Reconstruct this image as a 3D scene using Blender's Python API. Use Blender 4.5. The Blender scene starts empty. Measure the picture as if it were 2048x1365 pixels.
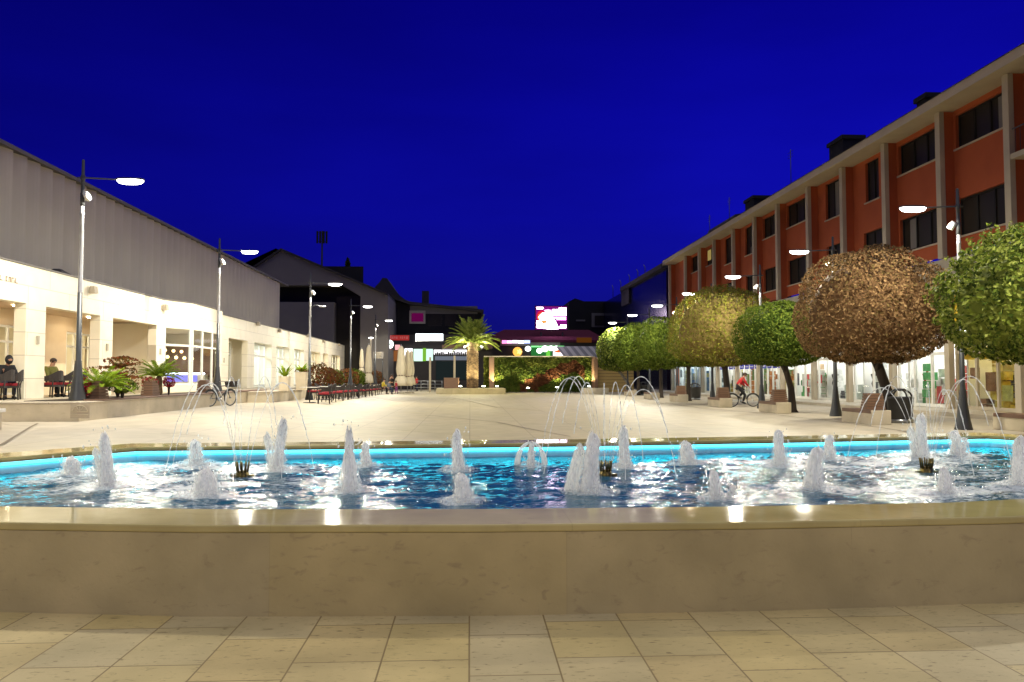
import bpy, math, random
import numpy as np
from mathutils import Vector, Matrix, noise
R = math.radians
PI = math.pi
rnd = random.Random(11)
S = bpy.context.scene
COL = S.collection

# ------------------------------------------------------------------ camera
F = 1569.0
CAMZ = 1.5
YAW, PITCH = math.atan(84 / 1569), math.atan(72.5 / 1569)
cd = bpy.data.cameras.new('camera')
cam = bpy.data.objects.new('camera', cd)
COL.objects.link(cam)
cam.location = (0, 0, CAMZ)
cam.rotation_euler = (PI / 2 + PITCH, 0, -YAW)
cd.sensor_width = 36
cd.lens = 36 * F / 2048
cd.clip_start, cd.clip_end = 0.1, 4000
S.camera = cam

# ------------------------------------------------------------------ exposure, night sky
S.view_settings.view_transform = 'Standard'
S.view_settings.look = 'None'
S.view_settings.exposure = 0
S.view_settings.gamma = 1
S.cycles.max_bounces = 8
S.cycles.diffuse_bounces = 4
S.cycles.glossy_bounces = 3
S.cycles.transparent_max_bounces = 24
S.cycles.sample_clamp_indirect = 6
S.cycles.caustics_reflective = False
S.cycles.caustics_refractive = False
S.cycles.use_denoising = True
LAMP_W = 1850          # power of one street lamp
wd = bpy.data.worlds.new('World')
S.world = wd
wd.use_nodes = True
nt = wd.node_tree
nt.nodes.clear()
wo = nt.nodes.new('ShaderNodeOutputWorld')
bg = nt.nodes.new('ShaderNodeBackground')
tc = nt.nodes.new('ShaderNodeTexCoord')
sx = nt.nodes.new('ShaderNodeSeparateXYZ')
rp = nt.nodes.new('ShaderNodeValToRGB')
cr = rp.color_ramp
for p, c in ((0.0, (.005, .005, .16)), (.08, (.0045, .005, .22)), (.20, (.0035, .0035, .34)),
             (.32, (.0026, .0022, .31)), (.46, (.0016, .0008, .21)), (1.0, (.0006, .0003, .07))):
    e = cr.elements.new(p)
    e.color = (*c, 1)
cr.elements.remove(cr.elements[0])
cr.elements.remove(cr.elements[-1])
nt.links.new(tc.outputs['Generated'], sx.inputs[0])
nt.links.new(sx.outputs['Z'], rp.inputs[0])
nt.links.new(rp.outputs[0], bg.inputs[0])
mr = nt.nodes.new('ShaderNodeMapRange')          # the last light is towards the right
mr.inputs['From Min'].default_value, mr.inputs['From Max'].default_value = -.60, .30
mr.inputs['To Min'].default_value, mr.inputs['To Max'].default_value = .52, 1.08
nt.links.new(sx.outputs['X'], mr.inputs['Value'])
cl = nt.nodes.new('ShaderNodeTexNoise')          # faint, stretched cloud
cm = nt.nodes.new('ShaderNodeMapping')
cm.inputs['Scale'].default_value = (2.2, 2.2, 9)
nt.links.new(tc.outputs['Generated'], cm.inputs[0])
nt.links.new(cm.outputs[0], cl.inputs[0])
cl.inputs['Scale'].default_value = 1.3
cl.inputs['Detail'].default_value = 5
c2 = nt.nodes.new('ShaderNodeMapRange')
c2.inputs['From Min'].default_value, c2.inputs['From Max'].default_value = .3, .7
c2.inputs['To Min'].default_value, c2.inputs['To Max'].default_value = .90, 1.12
nt.links.new(cl.outputs[0], c2.inputs['Value'])
mm_ = nt.nodes.new('ShaderNodeMath')
mm_.operation = 'MULTIPLY'
nt.links.new(mr.outputs[0], mm_.inputs[0])
nt.links.new(c2.outputs[0], mm_.inputs[1])
nt.links.new(mm_.outputs[0], bg.inputs[1])
nt.links.new(bg.outputs[0], wo.inputs[0])


# ------------------------------------------------------------------ survey helpers
def ray(px, py):
    f = Vector((math.sin(YAW) * math.cos(PITCH), math.cos(YAW) * math.cos(PITCH), math.sin(PITCH)))
    r = Vector((math.cos(YAW), -math.sin(YAW), 0))
    u = r.cross(f)
    return f + r * ((px - 1024) / F) - u * ((py - 682.5) / F)


def at(px, py, Y):
    d = ray(px, py)
    return Vector((0, 0, CAMZ)) + d * (Y / d.y)


def sstep(t):
    t = max(0, min(1, t))
    return t * t * (3 - 2 * t)


def gz(x, y):
    """the plaza rises gently towards the terrace on the left"""
    return .32 * sstep((-2 - x) / 7) * sstep((70 - y) / 35) * sstep((y - 5.5) / 9)


def gp(px, py, z=None):
    d = ray(px, py)
    zz = 0 if z is None else z
    for _ in range(12):
        p = Vector((0, 0, CAMZ)) + d * ((zz - CAMZ) / d.z)
        if z is not None:
            return p
        zz = gz(p.x, p.y)
    return p


# ------------------------------------------------------------------ materials
def new_mat(name):
    m = bpy.data.materials.new(name)
    m.use_nodes = True
    n = m.node_tree
    return m, n, n.nodes['Principled BSDF']


def N(n, t, **k):
    x = n.nodes.new('ShaderNode' + t)
    for a, b in k.items():
        setattr(x, a, b)
    return x


def ramp(n, fac, stops):
    x = N(n, 'ValToRGB')
    e = x.color_ramp.elements
    e[0].position, e[0].color = stops[0][0], (*stops[0][1], 1)
    e[1].position, e[1].color = stops[-1][0], (*stops[-1][1], 1)
    for p, c in stops[1:-1]:
        q = e.new(p)
        q.color = (*c, 1)
    n.links.new(fac, x.inputs[0])
    return x.outputs[0]


def M(name, c1, c2=None, scale=4., rough=.6, metal=0., bump=0., bscale=None, spec=.5, stretch=(1, 1, 1), detail=6):
    """a surface whose colour drifts between two tones, with a fine bump"""
    m, n, b = new_mat(name)
    c2 = c2 or tuple(v * .8 for v in c1)
    co = N(n, 'TexCoord')
    mp = N(n, 'Mapping')
    mp.inputs['Scale'].default_value = stretch
    n.links.new(co.outputs['Object'], mp.inputs[0])
    ns = N(n, 'TexNoise')
    ns.inputs['Scale'].default_value = scale
    ns.inputs['Detail'].default_value = detail
    n.links.new(mp.outputs[0], ns.inputs[0])
    n.links.new(ramp(n, ns.outputs[0], [(.3, c1), (.7, c2)]), b.inputs['Base Color'])
    b.inputs['Roughness'].default_value = rough
    b.inputs['Metallic'].default_value = metal
    b.inputs['Specular IOR Level'].default_value = spec
    if bump:
        n2 = N(n, 'TexNoise')
        n2.inputs['Scale'].default_value = bscale or scale * 6
        n2.inputs['Detail'].default_value = 5
        n.links.new(mp.outputs[0], n2.inputs[0])
        bp = N(n, 'Bump')
        bp.inputs['Strength'].default_value = bump
        bp.inputs['Distance'].default_value = .02
        n.links.new(n2.outputs[0], bp.inputs['Height'])
        n.links.new(bp.outputs[0], b.inputs['Normal'])
    return m


def EM(name, c, s):
    m, n, b = new_mat(name)
    n.nodes.remove(b)
    e = N(n, 'Emission')
    e.inputs[0].default_value = (*c, 1)
    e.inputs[1].default_value = s
    n.links.new(e.outputs[0], n.nodes['Material Output'].inputs[0])
    return m


def GLASS(name, tint=(.9, .95, .95), refl=.1):
    m, n, b = new_mat(name)
    n.nodes.remove(b)
    t = N(n, 'BsdfTransparent')
    t.inputs[0].default_value = (*tint, 1)
    g = N(n, 'BsdfGlossy')
    g.inputs['Roughness'].default_value = .03
    mx = N(n, 'MixShader')
    mx.inputs[0].default_value = refl
    n.links.new(t.outputs[0], mx.inputs[1])
    n.links.new(g.outputs[0], mx.inputs[2])
    n.links.new(mx.outputs[0], n.nodes['Material Output'].inputs[0])
    return m


def LEAF(name, cols, rough=.55, trans=.25):
    """each leaf takes its own tone"""
    m, n, b = new_mat(name)
    g = N(n, 'NewGeometry')
    k = len(cols) - 1
    c = ramp(n, g.outputs['Random Per Island'], [(i / k, q) for i, q in enumerate(cols)])
    n.links.new(c, b.inputs['Base Color'])
    b.inputs['Roughness'].default_value = .75
    b.inputs['Specular IOR Level'].default_value = .12
    t = N(n, 'BsdfTranslucent')
    n.links.new(c, t.inputs[0])
    mx = N(n, 'MixShader')
    mx.inputs[0].default_value = trans
    n.links.new(b.outputs[0], mx.inputs[1])
    n.links.new(t.outputs[0], mx.inputs[2])
    n.links.new(mx.outputs[0], n.nodes['Material Output'].inputs[0])
    return m


def BRICK(name, axes, size, cols, mortar, msize=.01, rough=.6, off=.5, freq=2, vein=None, bump=.3, shift=(0, 0), spec=.5,
          coarse=0.15, roughvar=0):
    """slabs laid along two world axes, each with its own tone, joints and grain"""
    m, n, b = new_mat(name)
    g = N(n, 'NewGeometry')
    s = N(n, 'SeparateXYZ')
    n.links.new(g.outputs['Position'], s.inputs[0])
    cb = N(n, 'CombineXYZ')
    for i, a in enumerate(axes):
        ad = N(n, 'Math', operation='ADD')
        ad.inputs[1].default_value = shift[i]
        n.links.new(s.outputs[a], ad.inputs[0])
        n.links.new(ad.outputs[0], cb.inputs[i])
    br = N(n, 'TexBrick')
    br.offset, br.offset_frequency, br.squash = off, freq, 1
    br.inputs['Scale'].default_value = 1
    br.inputs['Brick Width'].default_value = size[0]
    br.inputs['Row Height'].default_value = size[1]
    br.inputs['Mortar Size'].default_value = msize
    br.inputs['Mortar Smooth'].default_value = .15
    br.inputs['Bias'].default_value = 0
    br.inputs['Color1'].default_value = (0, 0, 0, 1)
    br.inputs['Color2'].default_value = (1, 1, 1, 1)
    br.inputs['Mortar'].default_value = (.5, .5, .5, 1)
    n.links.new(cb.outputs[0], br.inputs['Vector'])
    k = len(cols) - 1
    base = ramp(n, br.outputs['Color'], [(i / k, c) for i, c in enumerate(cols)])
    # broad drift
    n1 = N(n, 'TexNoise')
    n1.inputs['Scale'].default_value = 1.7
    n1.inputs['Detail'].default_value = 7
    n.links.new(g.outputs['Position'], n1.inputs[0])
    mul = N(n, 'MixRGB', blend_type='MULTIPLY')
    mul.inputs[0].default_value = 1
    n.links.new(base, mul.inputs[1])
    lo, hi = 1 - coarse, 1 + coarse
    n.links.new(ramp(n, n1.outputs[0], [(.3, (lo, lo, lo * .97)), (.7, (hi, hi, hi))]), mul.inputs[2])
    out = mul.outputs[0]
    if vein:
        st, vcol, amount = vein
        mp = N(n, 'Mapping')
        mp.inputs['Scale'].default_value = st
        n.links.new(g.outputs['Position'], mp.inputs[0])
        n2 = N(n, 'TexNoise')
        n2.inputs['Scale'].default_value = 1
        n2.inputs['Detail'].default_value = 4
        n2.inputs['Roughness'].default_value = .65
        n2.inputs['Distortion'].default_value = .6
        n.links.new(mp.outputs[0], n2.inputs[0])
        f = ramp(n, n2.outputs[0], [(.58, (0, 0, 0)), (.72, (amount,) * 3)])
        m2 = N(n, 'MixRGB')
        n.links.new(f, m2.inputs[0])
        n.links.new(out, m2.inputs[1])
        m2.inputs[2].default_value = (*vcol, 1)
        out = m2.outputs[0]
    mm = N(n, 'MixRGB')
    n.links.new(br.outputs['Fac'], mm.inputs[0])
    n.links.new(out, mm.inputs[1])
    mm.inputs[2].default_value = (*mortar, 1)
    n.links.new(mm.outputs[0], b.inputs['Base Color'])
    b.inputs['Roughness'].default_value = rough
    b.inputs['Specular IOR Level'].default_value = spec
    if roughvar:
        n.links.new(ramp(n, n1.outputs[0], [(.35, (rough - roughvar,) * 3), (.65, (rough + roughvar,) * 3)]), b.inputs['Roughness'])
    n3 = N(n, 'TexNoise')
    n3.inputs['Scale'].default_value = 45
    n3.inputs['Detail'].default_value = 5
    n.links.new(g.outputs['Position'], n3.inputs[0])
    sb = N(n, 'Math', operation='SUBTRACT')
    n.links.new(n3.outputs[0], sb.inputs[0])
    n.links.new(br.outputs['Fac'], sb.inputs[1])
    bp = N(n, 'Bump')
    bp.inputs['Strength'].default_value = bump
    bp.inputs['Distance'].default_value = .004
    n.links.new(sb.outputs[0], bp.inputs['Height'])
    n.links.new(bp.outputs[0], b.inputs['Normal'])
    return m


mt = {}
mt['tile'] = BRICK('limestone_tiles', ('Y', 'X'), (.62, .463), [(.55, .42, .185), (.60, .47, .215), (.52, .43, .24), (.585, .45, .18)],
                   (.27, .19, .075), .005, .62, off=.37, freq=3, vein=((13, 34, 1), (.20, .14, .055), .95), bump=.4, shift=(.1, 0))
mt['plaza'] = BRICK('plaza_slabs', ('Y', 'X'), (3.2, 1.6), [(.43, .385, .285), (.45, .40, .305), (.42, .38, .295)], (.29, .245, .17), .012, .55,
                    vein=((3, 8, 1), (.33, .28, .18), .45), bump=.2, coarse=.12)
mt['rimwall'] = BRICK('fountain_wall_slabs', ('X', 'Z'), (1.87, 3), [(.41, .33, .165), (.46, .36, .16), (.395, .33, .195), (.45, .35, .155)],
                      (.38, .30, .14), .002, .5, vein=((8, 8, 17), (.27, .20, .10), .6), bump=.3, shift=(.32, .5), coarse=.17)
mt['coping'] = BRICK('polished_coping', ('X', 'Y'), (1.9, 40), [(.46, .38, .165), (.49, .40, .175)], (.40, .33, .14), .002, .07,
                     vein=((4, 9, 1), (.32, .25, .12), .5), bump=.05, shift=(.3, 3), roughvar=.03, spec=.09)
mt['terrace'] = BRICK('terrace_stone', ('Y', 'Z'), (1.5, 3), [(.50, .43, .31), (.53, .46, .33), (.48, .42, .32)], (.36, .30, .2), .004, .6,
                      vein=((3, 3, 9), (.38, .31, .2), .4), bump=.2)
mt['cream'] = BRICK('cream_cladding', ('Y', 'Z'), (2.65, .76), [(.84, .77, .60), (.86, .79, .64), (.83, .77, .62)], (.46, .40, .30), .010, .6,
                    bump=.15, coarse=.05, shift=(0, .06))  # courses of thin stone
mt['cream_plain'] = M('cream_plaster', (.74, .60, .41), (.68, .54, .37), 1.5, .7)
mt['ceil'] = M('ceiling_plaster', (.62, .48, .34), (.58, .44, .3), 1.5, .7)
mt['white'] = M('white_painted_frame', (.78, .77, .72), (.72, .71, .66), 3, .4)
mt['room'] = M('room_plaster', (.72, .67, .55), (.66, .6, .48), 1, .8)
mt['shoproom'] = M('white_shop_walls', (.80, .79, .76), (.74, .73, .70), 1, .8)
mt['glass'] = GLASS('clear_glass')
mt['darkglass'] = M('dark_window_glass', (.034, .029, .023), (.022, .019, .015), .5, .3, spec=.12)
mt['red'] = M('terracotta_render', (.42, .088, .024), (.35, .070, .019), .7, .85, bump=.15, bscale=30)
mt['pale'] = M('pale_concrete', (.45, .385, .28), (.40, .34, .25), 1.2, .7, bump=.1)
mt['greyband'] = M('grey_render', (.46, .41, .31), (.42, .375, .28), 1, .7)
mt['roofdark'] = M('dark_roofing', (.035, .03, .03), (.025, .022, .022), 2, .8)
mt['rib'] = M('grey_metal_cladding', (.62, .565, .43), (.54, .49, .38), .35, .6)
mt['greyclad'] = M('grey_concrete_panels', (.17, .155, .14), (.14, .13, .12), .5, .7)
mt['darkclad'] = M('charcoal_panels', (.016, .016, .016), (.022, .021, .02), .6, .8, spec=.2)
mt['navy'] = M('navy_curtain_wall', (.006, .007, .03), (.008, .009, .035), .4, .18, spec=.6)
mt['pole'] = M('charcoal_painted_steel', (.035, .038, .042), (.05, .052, .056), 3, .45, metal=.3)
mt['polelight'] = M('brushed_aluminium', (.36, .36, .38), (.30, .30, .32), 6, .4, metal=.6)
mt['led'] = EM('led_diffuser', (1, .97, .90), 14)
mt['cyan'] = EM('cyan_led_strip', (.03, .76, 1), 10)
mt['brass'] = M('wet_brass', (.20, .14, .03), (.10, .08, .03), 20, .3, metal=.8)
mt['bark'] = M('dark_bark', (.035, .027, .02), (.055, .04, .03), 8, .9, bump=.6, stretch=(1, 1, .3))
mt['bark_pale'] = M('pale_patched_bark', (.30, .27, .22), (.07, .05, .035), 5, .9, bump=.5, stretch=(1, 1, .5))
mt['soil'] = M('dark_soil', (.05, .035, .02), (.03, .02, .012), 9, .95, bump=.5)
mt['wood'] = M('brown_slatted_wood', (.20, .11, .065), (.155, .085, .05), 3, .6, stretch=(1, 1, 14), bump=.2)
mt['woodseat'] = M('weathered_seat_wood', (.16, .085, .05), (.12, .065, .04), 3, .55, stretch=(14, 1, 1), bump=.2)
mt['yellowwood'] = M('golden_larch_boards', (.42, .29, .10), (.34, .23, .08), 2, .6, stretch=(.4, 1, 9), bump=.25)
mt['bin'] = M('black_painted_bin', (.02, .021, .022), (.03, .03, .031), 5, .4)
mt['cushion'] = M('red_cushion', (.35, .02, .03), (.28, .015, .025), 12, .85)
mt['wicker'] = M('dark_wicker', (.035, .025, .02), (.018, .013, .011), 60, .7, bump=.6, bscale=90)
mt['tabletop'] = M('white_table_top', (.66, .64, .58), (.6, .58, .52), 4, .35)
mt['canvas'] = M('cream_canvas', (.72, .64, .46), (.64, .56, .40), 6, .85, stretch=(5, 5, .3), bump=.3)
mt['pot'] = M('cream_pot', (.62, .53, .38), (.56, .48, .34), 4, .6)
mt['steel'] = M('dull_steel', (.35, .36, .37), (.28, .29, .3), 10, .3, metal=.9)
mt['rubber'] = M('black_rubber', (.015, .015, .015), (.022, .022, .022), 20, .8)
mt['skin'] = M('skin', (.48, .27, .18), (.42, .23, .15), 20, .6)
mt['hair'] = M('dark_hair', (.03, .018, .012), (.05, .03, .02), 60, .7)
CLOTH = {'red': (.50, .012, .018), 'black': (.012, .012, .015), 'yellow': (.6, .45, .04), 'navy': (.02, .03, .07), 'grey': (.16, .17, .2),
         'olive': (.17, .17, .03), 'crimson': (.40, .01, .03), 'purple': (.22, .04, .2)}
for k, c in CLOTH.items():
    mt['cl_' + k] = M(k + '_cloth', c, tuple(v * .75 for v in c), 14, .85, bump=.3)
mt['lf_green'] = LEAF('green_leaves', [(.03, .06, .006), (.085, .125, .012), (.15, .19, .025), (.06, .095, .010)])
mt['lf_lime'] = LEAF('lime_green_leaves', [(.09, .13, .014), (.18, .22, .03), (.28, .31, .07), (.06, .095, .012), (.03, .05, .008)])
mt['lf_brown'] = LEAF('copper_brown_leaves', [(.14, .075, .035), (.25, .145, .065), (.34, .215, .10), (.07, .04, .018), (.20, .14, .05)])
mt['lf_mix'] = LEAF('yellowing_leaves', [(.15, .15, .018), (.24, .25, .03), (.27, .19, .07), (.09, .095, .012), (.24, .25, .03)])
mt['lf_hedge'] = LEAF('hedge_leaves', [(.02, .04, .005), (.05, .075, .008), (.075, .085, .012), (.03, .05, .007)])
mt['lf_copper'] = LEAF('copper_wall_leaves', [(.06, .02, .01), (.09, .03, .012), (.05, .025, .008)])
mt['lf_olive'] = LEAF('olive_wall_leaves', [(.06, .075, .01), (.10, .11, .016), (.045, .06, .008)])
mt['lf_red'] = LEAF('red_maple_leaves', [(.14, .03, .015), (.22, .06, .02), (.08, .09, .018), (.17, .07, .02), (.09, .02, .012)])
mt['lf_flower'] = LEAF('crimson_flowers', [(.35, .01, .03), (.45, .02, .06), (.25, .01, .02)])
mt['lf_cycad'] = LEAF('cycad_leaflets', [(.08, .16, .008), (.18, .28, .015), (.28, .36, .025)])
mt['lf_palm'] = LEAF('palm_leaflets', [(.09, .13, .02), (.16, .2, .035), (.22, .25, .05)])


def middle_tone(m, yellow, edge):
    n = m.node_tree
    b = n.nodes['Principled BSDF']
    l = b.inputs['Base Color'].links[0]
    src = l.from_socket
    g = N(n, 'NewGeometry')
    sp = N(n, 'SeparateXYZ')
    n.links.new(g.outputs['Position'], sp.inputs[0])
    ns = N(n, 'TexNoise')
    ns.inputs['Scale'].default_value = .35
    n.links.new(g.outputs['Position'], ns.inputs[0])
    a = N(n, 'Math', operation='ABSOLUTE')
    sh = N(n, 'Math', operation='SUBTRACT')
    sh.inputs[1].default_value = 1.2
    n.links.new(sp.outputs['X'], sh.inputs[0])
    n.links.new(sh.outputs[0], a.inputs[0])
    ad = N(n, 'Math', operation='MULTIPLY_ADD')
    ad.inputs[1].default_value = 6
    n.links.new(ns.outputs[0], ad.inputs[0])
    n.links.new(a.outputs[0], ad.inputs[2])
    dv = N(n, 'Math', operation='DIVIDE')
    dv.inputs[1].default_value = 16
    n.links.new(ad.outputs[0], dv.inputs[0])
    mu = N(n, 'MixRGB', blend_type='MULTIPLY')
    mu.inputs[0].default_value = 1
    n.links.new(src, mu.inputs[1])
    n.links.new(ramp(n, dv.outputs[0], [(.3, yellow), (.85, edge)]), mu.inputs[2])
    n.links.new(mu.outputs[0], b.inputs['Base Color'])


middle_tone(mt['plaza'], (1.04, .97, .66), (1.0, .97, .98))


def stripes(name, ca, cb, scale, axis='Z'):
    m, n, b = new_mat(name)
    g = N(n, 'NewGeometry')
    s = N(n, 'SeparateXYZ')
    n.links.new(g.outputs['Position'], s.inputs[0])
    mu = N(n, 'Math', operation='MULTIPLY')
    mu.inputs[1].default_value = scale
    n.links.new(s.outputs[axis], mu.inputs[0])
    fr = N(n, 'Math', operation='FRACT')
    n.links.new(mu.outputs[0], fr.inputs[0])
    n.links.new(ramp(n, fr.outputs[0], [(.45, ca), (.55, cb)]), b.inputs['Base Color'])
    b.inputs['Roughness'].default_value = .7
    return m


mt['awning'] = stripes('striped_awning_cloth', (.30, .29, .28), (.10, .10, .11), 1.1, 'X')
mt['palmtrunk'] = M('palm_leaf_scars', (.26, .17, .09), (.05, .03, .015), 5, .9, bump=.9, bscale=14)


def water_material():
    m, n, b = new_mat('fountain_water')
    a = N(n, 'Attribute', attribute_name='foam')
    g = N(n, 'NewGeometry')
    ns = N(n, 'TexNoise')
    ns.inputs['Scale'].default_value = 20
    ns.inputs['Detail'].default_value = 8
    ns.inputs['Roughness'].default_value = .7
    mp = N(n, 'Mapping')
    mp.inputs['Scale'].default_value = (.55, 1.3, 1)
    n.links.new(g.outputs['Position'], mp.inputs[0])
    n.links.new(mp.outputs[0], ns.inputs[0])
    ad = N(n, 'Math', operation='ADD')
    n.links.new(a.outputs['Fac'], ad.inputs[0])
    n.links.new(ns.outputs[0], ad.inputs[1])
    f = ramp(n, ad.outputs[0], [(.0, (0, 0, 0)), (.80, (0, 0, 0)), (.93, (.85, .85, .85))])
    b.inputs['Base Color'].default_value = (.010, .088, .145, 1)
    b.inputs['Roughness'].default_value = .09
    b.inputs['IOR'].default_value = 1.33
    b.inputs['Specular IOR Level'].default_value = .34
    nb = N(n, 'TexNoise')
    nb.inputs['Scale'].default_value = 26
    nb.inputs['Detail'].default_value = 4
    n.links.new(mp.outputs[0], nb.inputs[0])
    bp = N(n, 'Bump')
    bp.inputs['Strength'].default_value = .35
    bp.inputs['Distance'].default_value = .03
    n.links.new(nb.outputs[0], bp.inputs['Height'])
    n.links.new(bp.outputs[0], b.inputs['Normal'])
    d = N(n, 'BsdfPrincipled')
    d.inputs['Base Color'].default_value = (.55, .60, .62, 1)
    d.inputs['Roughness'].default_value = .45
    mx = N(n, 'MixShader')
    n.links.new(f, mx.inputs[0])
    n.links.new(b.outputs[0], mx.inputs[1])
    n.links.new(d.outputs[0], mx.inputs[2])
    n.links.new(mx.outputs[0], n.nodes['Material Output'].inputs[0])
    return m


def foam_material(name, dens, scale, lo, hi):
    """aerated water: white threads with clear gaps between them"""
    m, n, b = new_mat(name)
    co = N(n, 'TexCoord')
    mp = N(n, 'Mapping')
    mp.inputs['Scale'].default_value = scale
    n.links.new(co.outputs['Object'], mp.inputs[0])
    ns = N(n, 'TexNoise')
    ns.inputs['Scale'].default_value = 1
    ns.inputs['Detail'].default_value = 6
    ns.inputs['Roughness'].default_value = .65
    n.links.new(mp.outputs[0], ns.inputs[0])
    f = ramp(n, ns.outputs[0], [(lo, (0, 0, 0)), (hi, (dens, dens, dens))])
    b.inputs['Base Color'].default_value = (.96, .95, .92, 1)
    b.inputs['Roughness'].default_value = .35
    bp = N(n, 'Bump')
    bp.inputs['Strength'].default_value = .22
    bp.inputs['Distance'].default_value = .02
    n.links.new(ns.outputs[0], bp.inputs['Height'])
    n.links.new(bp.outputs[0], b.inputs['Normal'])
    tl = N(n, 'BsdfTranslucent')
    tl.inputs[0].default_value = (.96, .95, .92, 1)
    m1 = N(n, 'MixShader')
    m1.inputs[0].default_value = .62
    n.links.new(b.outputs[0], m1.inputs[1])
    n.links.new(tl.outputs[0], m1.inputs[2])
    tr = N(n, 'BsdfTransparent')
    mx = N(n, 'MixShader')
    n.links.new(f, mx.inputs[0])
    n.links.new(tr.outputs[0], mx.inputs[1])
    n.links.new(m1.outputs[0], mx.inputs[2])
    n.links.new(mx.outputs[0], n.nodes['Material Output'].inputs[0])
    return m


mt['water'] = water_material()
m_, n_, b_ = new_mat('white_aerated_water')
b_.inputs['Base Color'].default_value = (.985, .975, .95, 1)
b_.inputs['Roughness'].default_value = .5
c_ = N(n_, 'TexCoord')
p_ = N(n_, 'Mapping')
p_.inputs['Scale'].default_value = (40, 40, 7)
t_ = N(n_, 'TexNoise')
t_.inputs['Scale'].default_value = 1
t_.inputs['Detail'].default_value = 4
u_ = N(n_, 'Bump')
u_.inputs['Strength'].default_value = .18
u_.inputs['Distance'].default_value = .012
n_.links.new(c_.outputs['Object'], p_.inputs[0])
n_.links.new(p_.outputs[0], t_.inputs[0])
n_.links.new(t_.outputs[0], u_.inputs['Height'])
n_.links.new(u_.outputs[0], b_.inputs['Normal'])
q_ = N(n_, 'BsdfTranslucent')
q_.inputs[0].default_value = (.985, .975, .95, 1)
x_ = N(n_, 'MixShader')
x_.inputs[0].default_value = .5
n_.links.new(b_.outputs[0], x_.inputs[1])
n_.links.new(q_.outputs[0], x_.inputs[2])
n_.links.new(x_.outputs[0], n_.nodes['Material Output'].inputs[0])
mt['foam'] = m_
mt['foam2'] = foam_material('frothy_water', .85, (16, 16, 4), .26, .52)
mt['foam3'] = foam_material('thin_spray', .50, (20, 20, 5), .42, .68)
mt['foam4'] = foam_material('water_mist', .26, (24, 24, 6), .48, .74)
mt['foamlight'] = foam_material('thin_water_veil', .55, (30, 30, 7), .42, .62)
mt['stream'] = foam_material('falling_water_threads', .85, (9, 9, 9), .30, .62)


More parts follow.
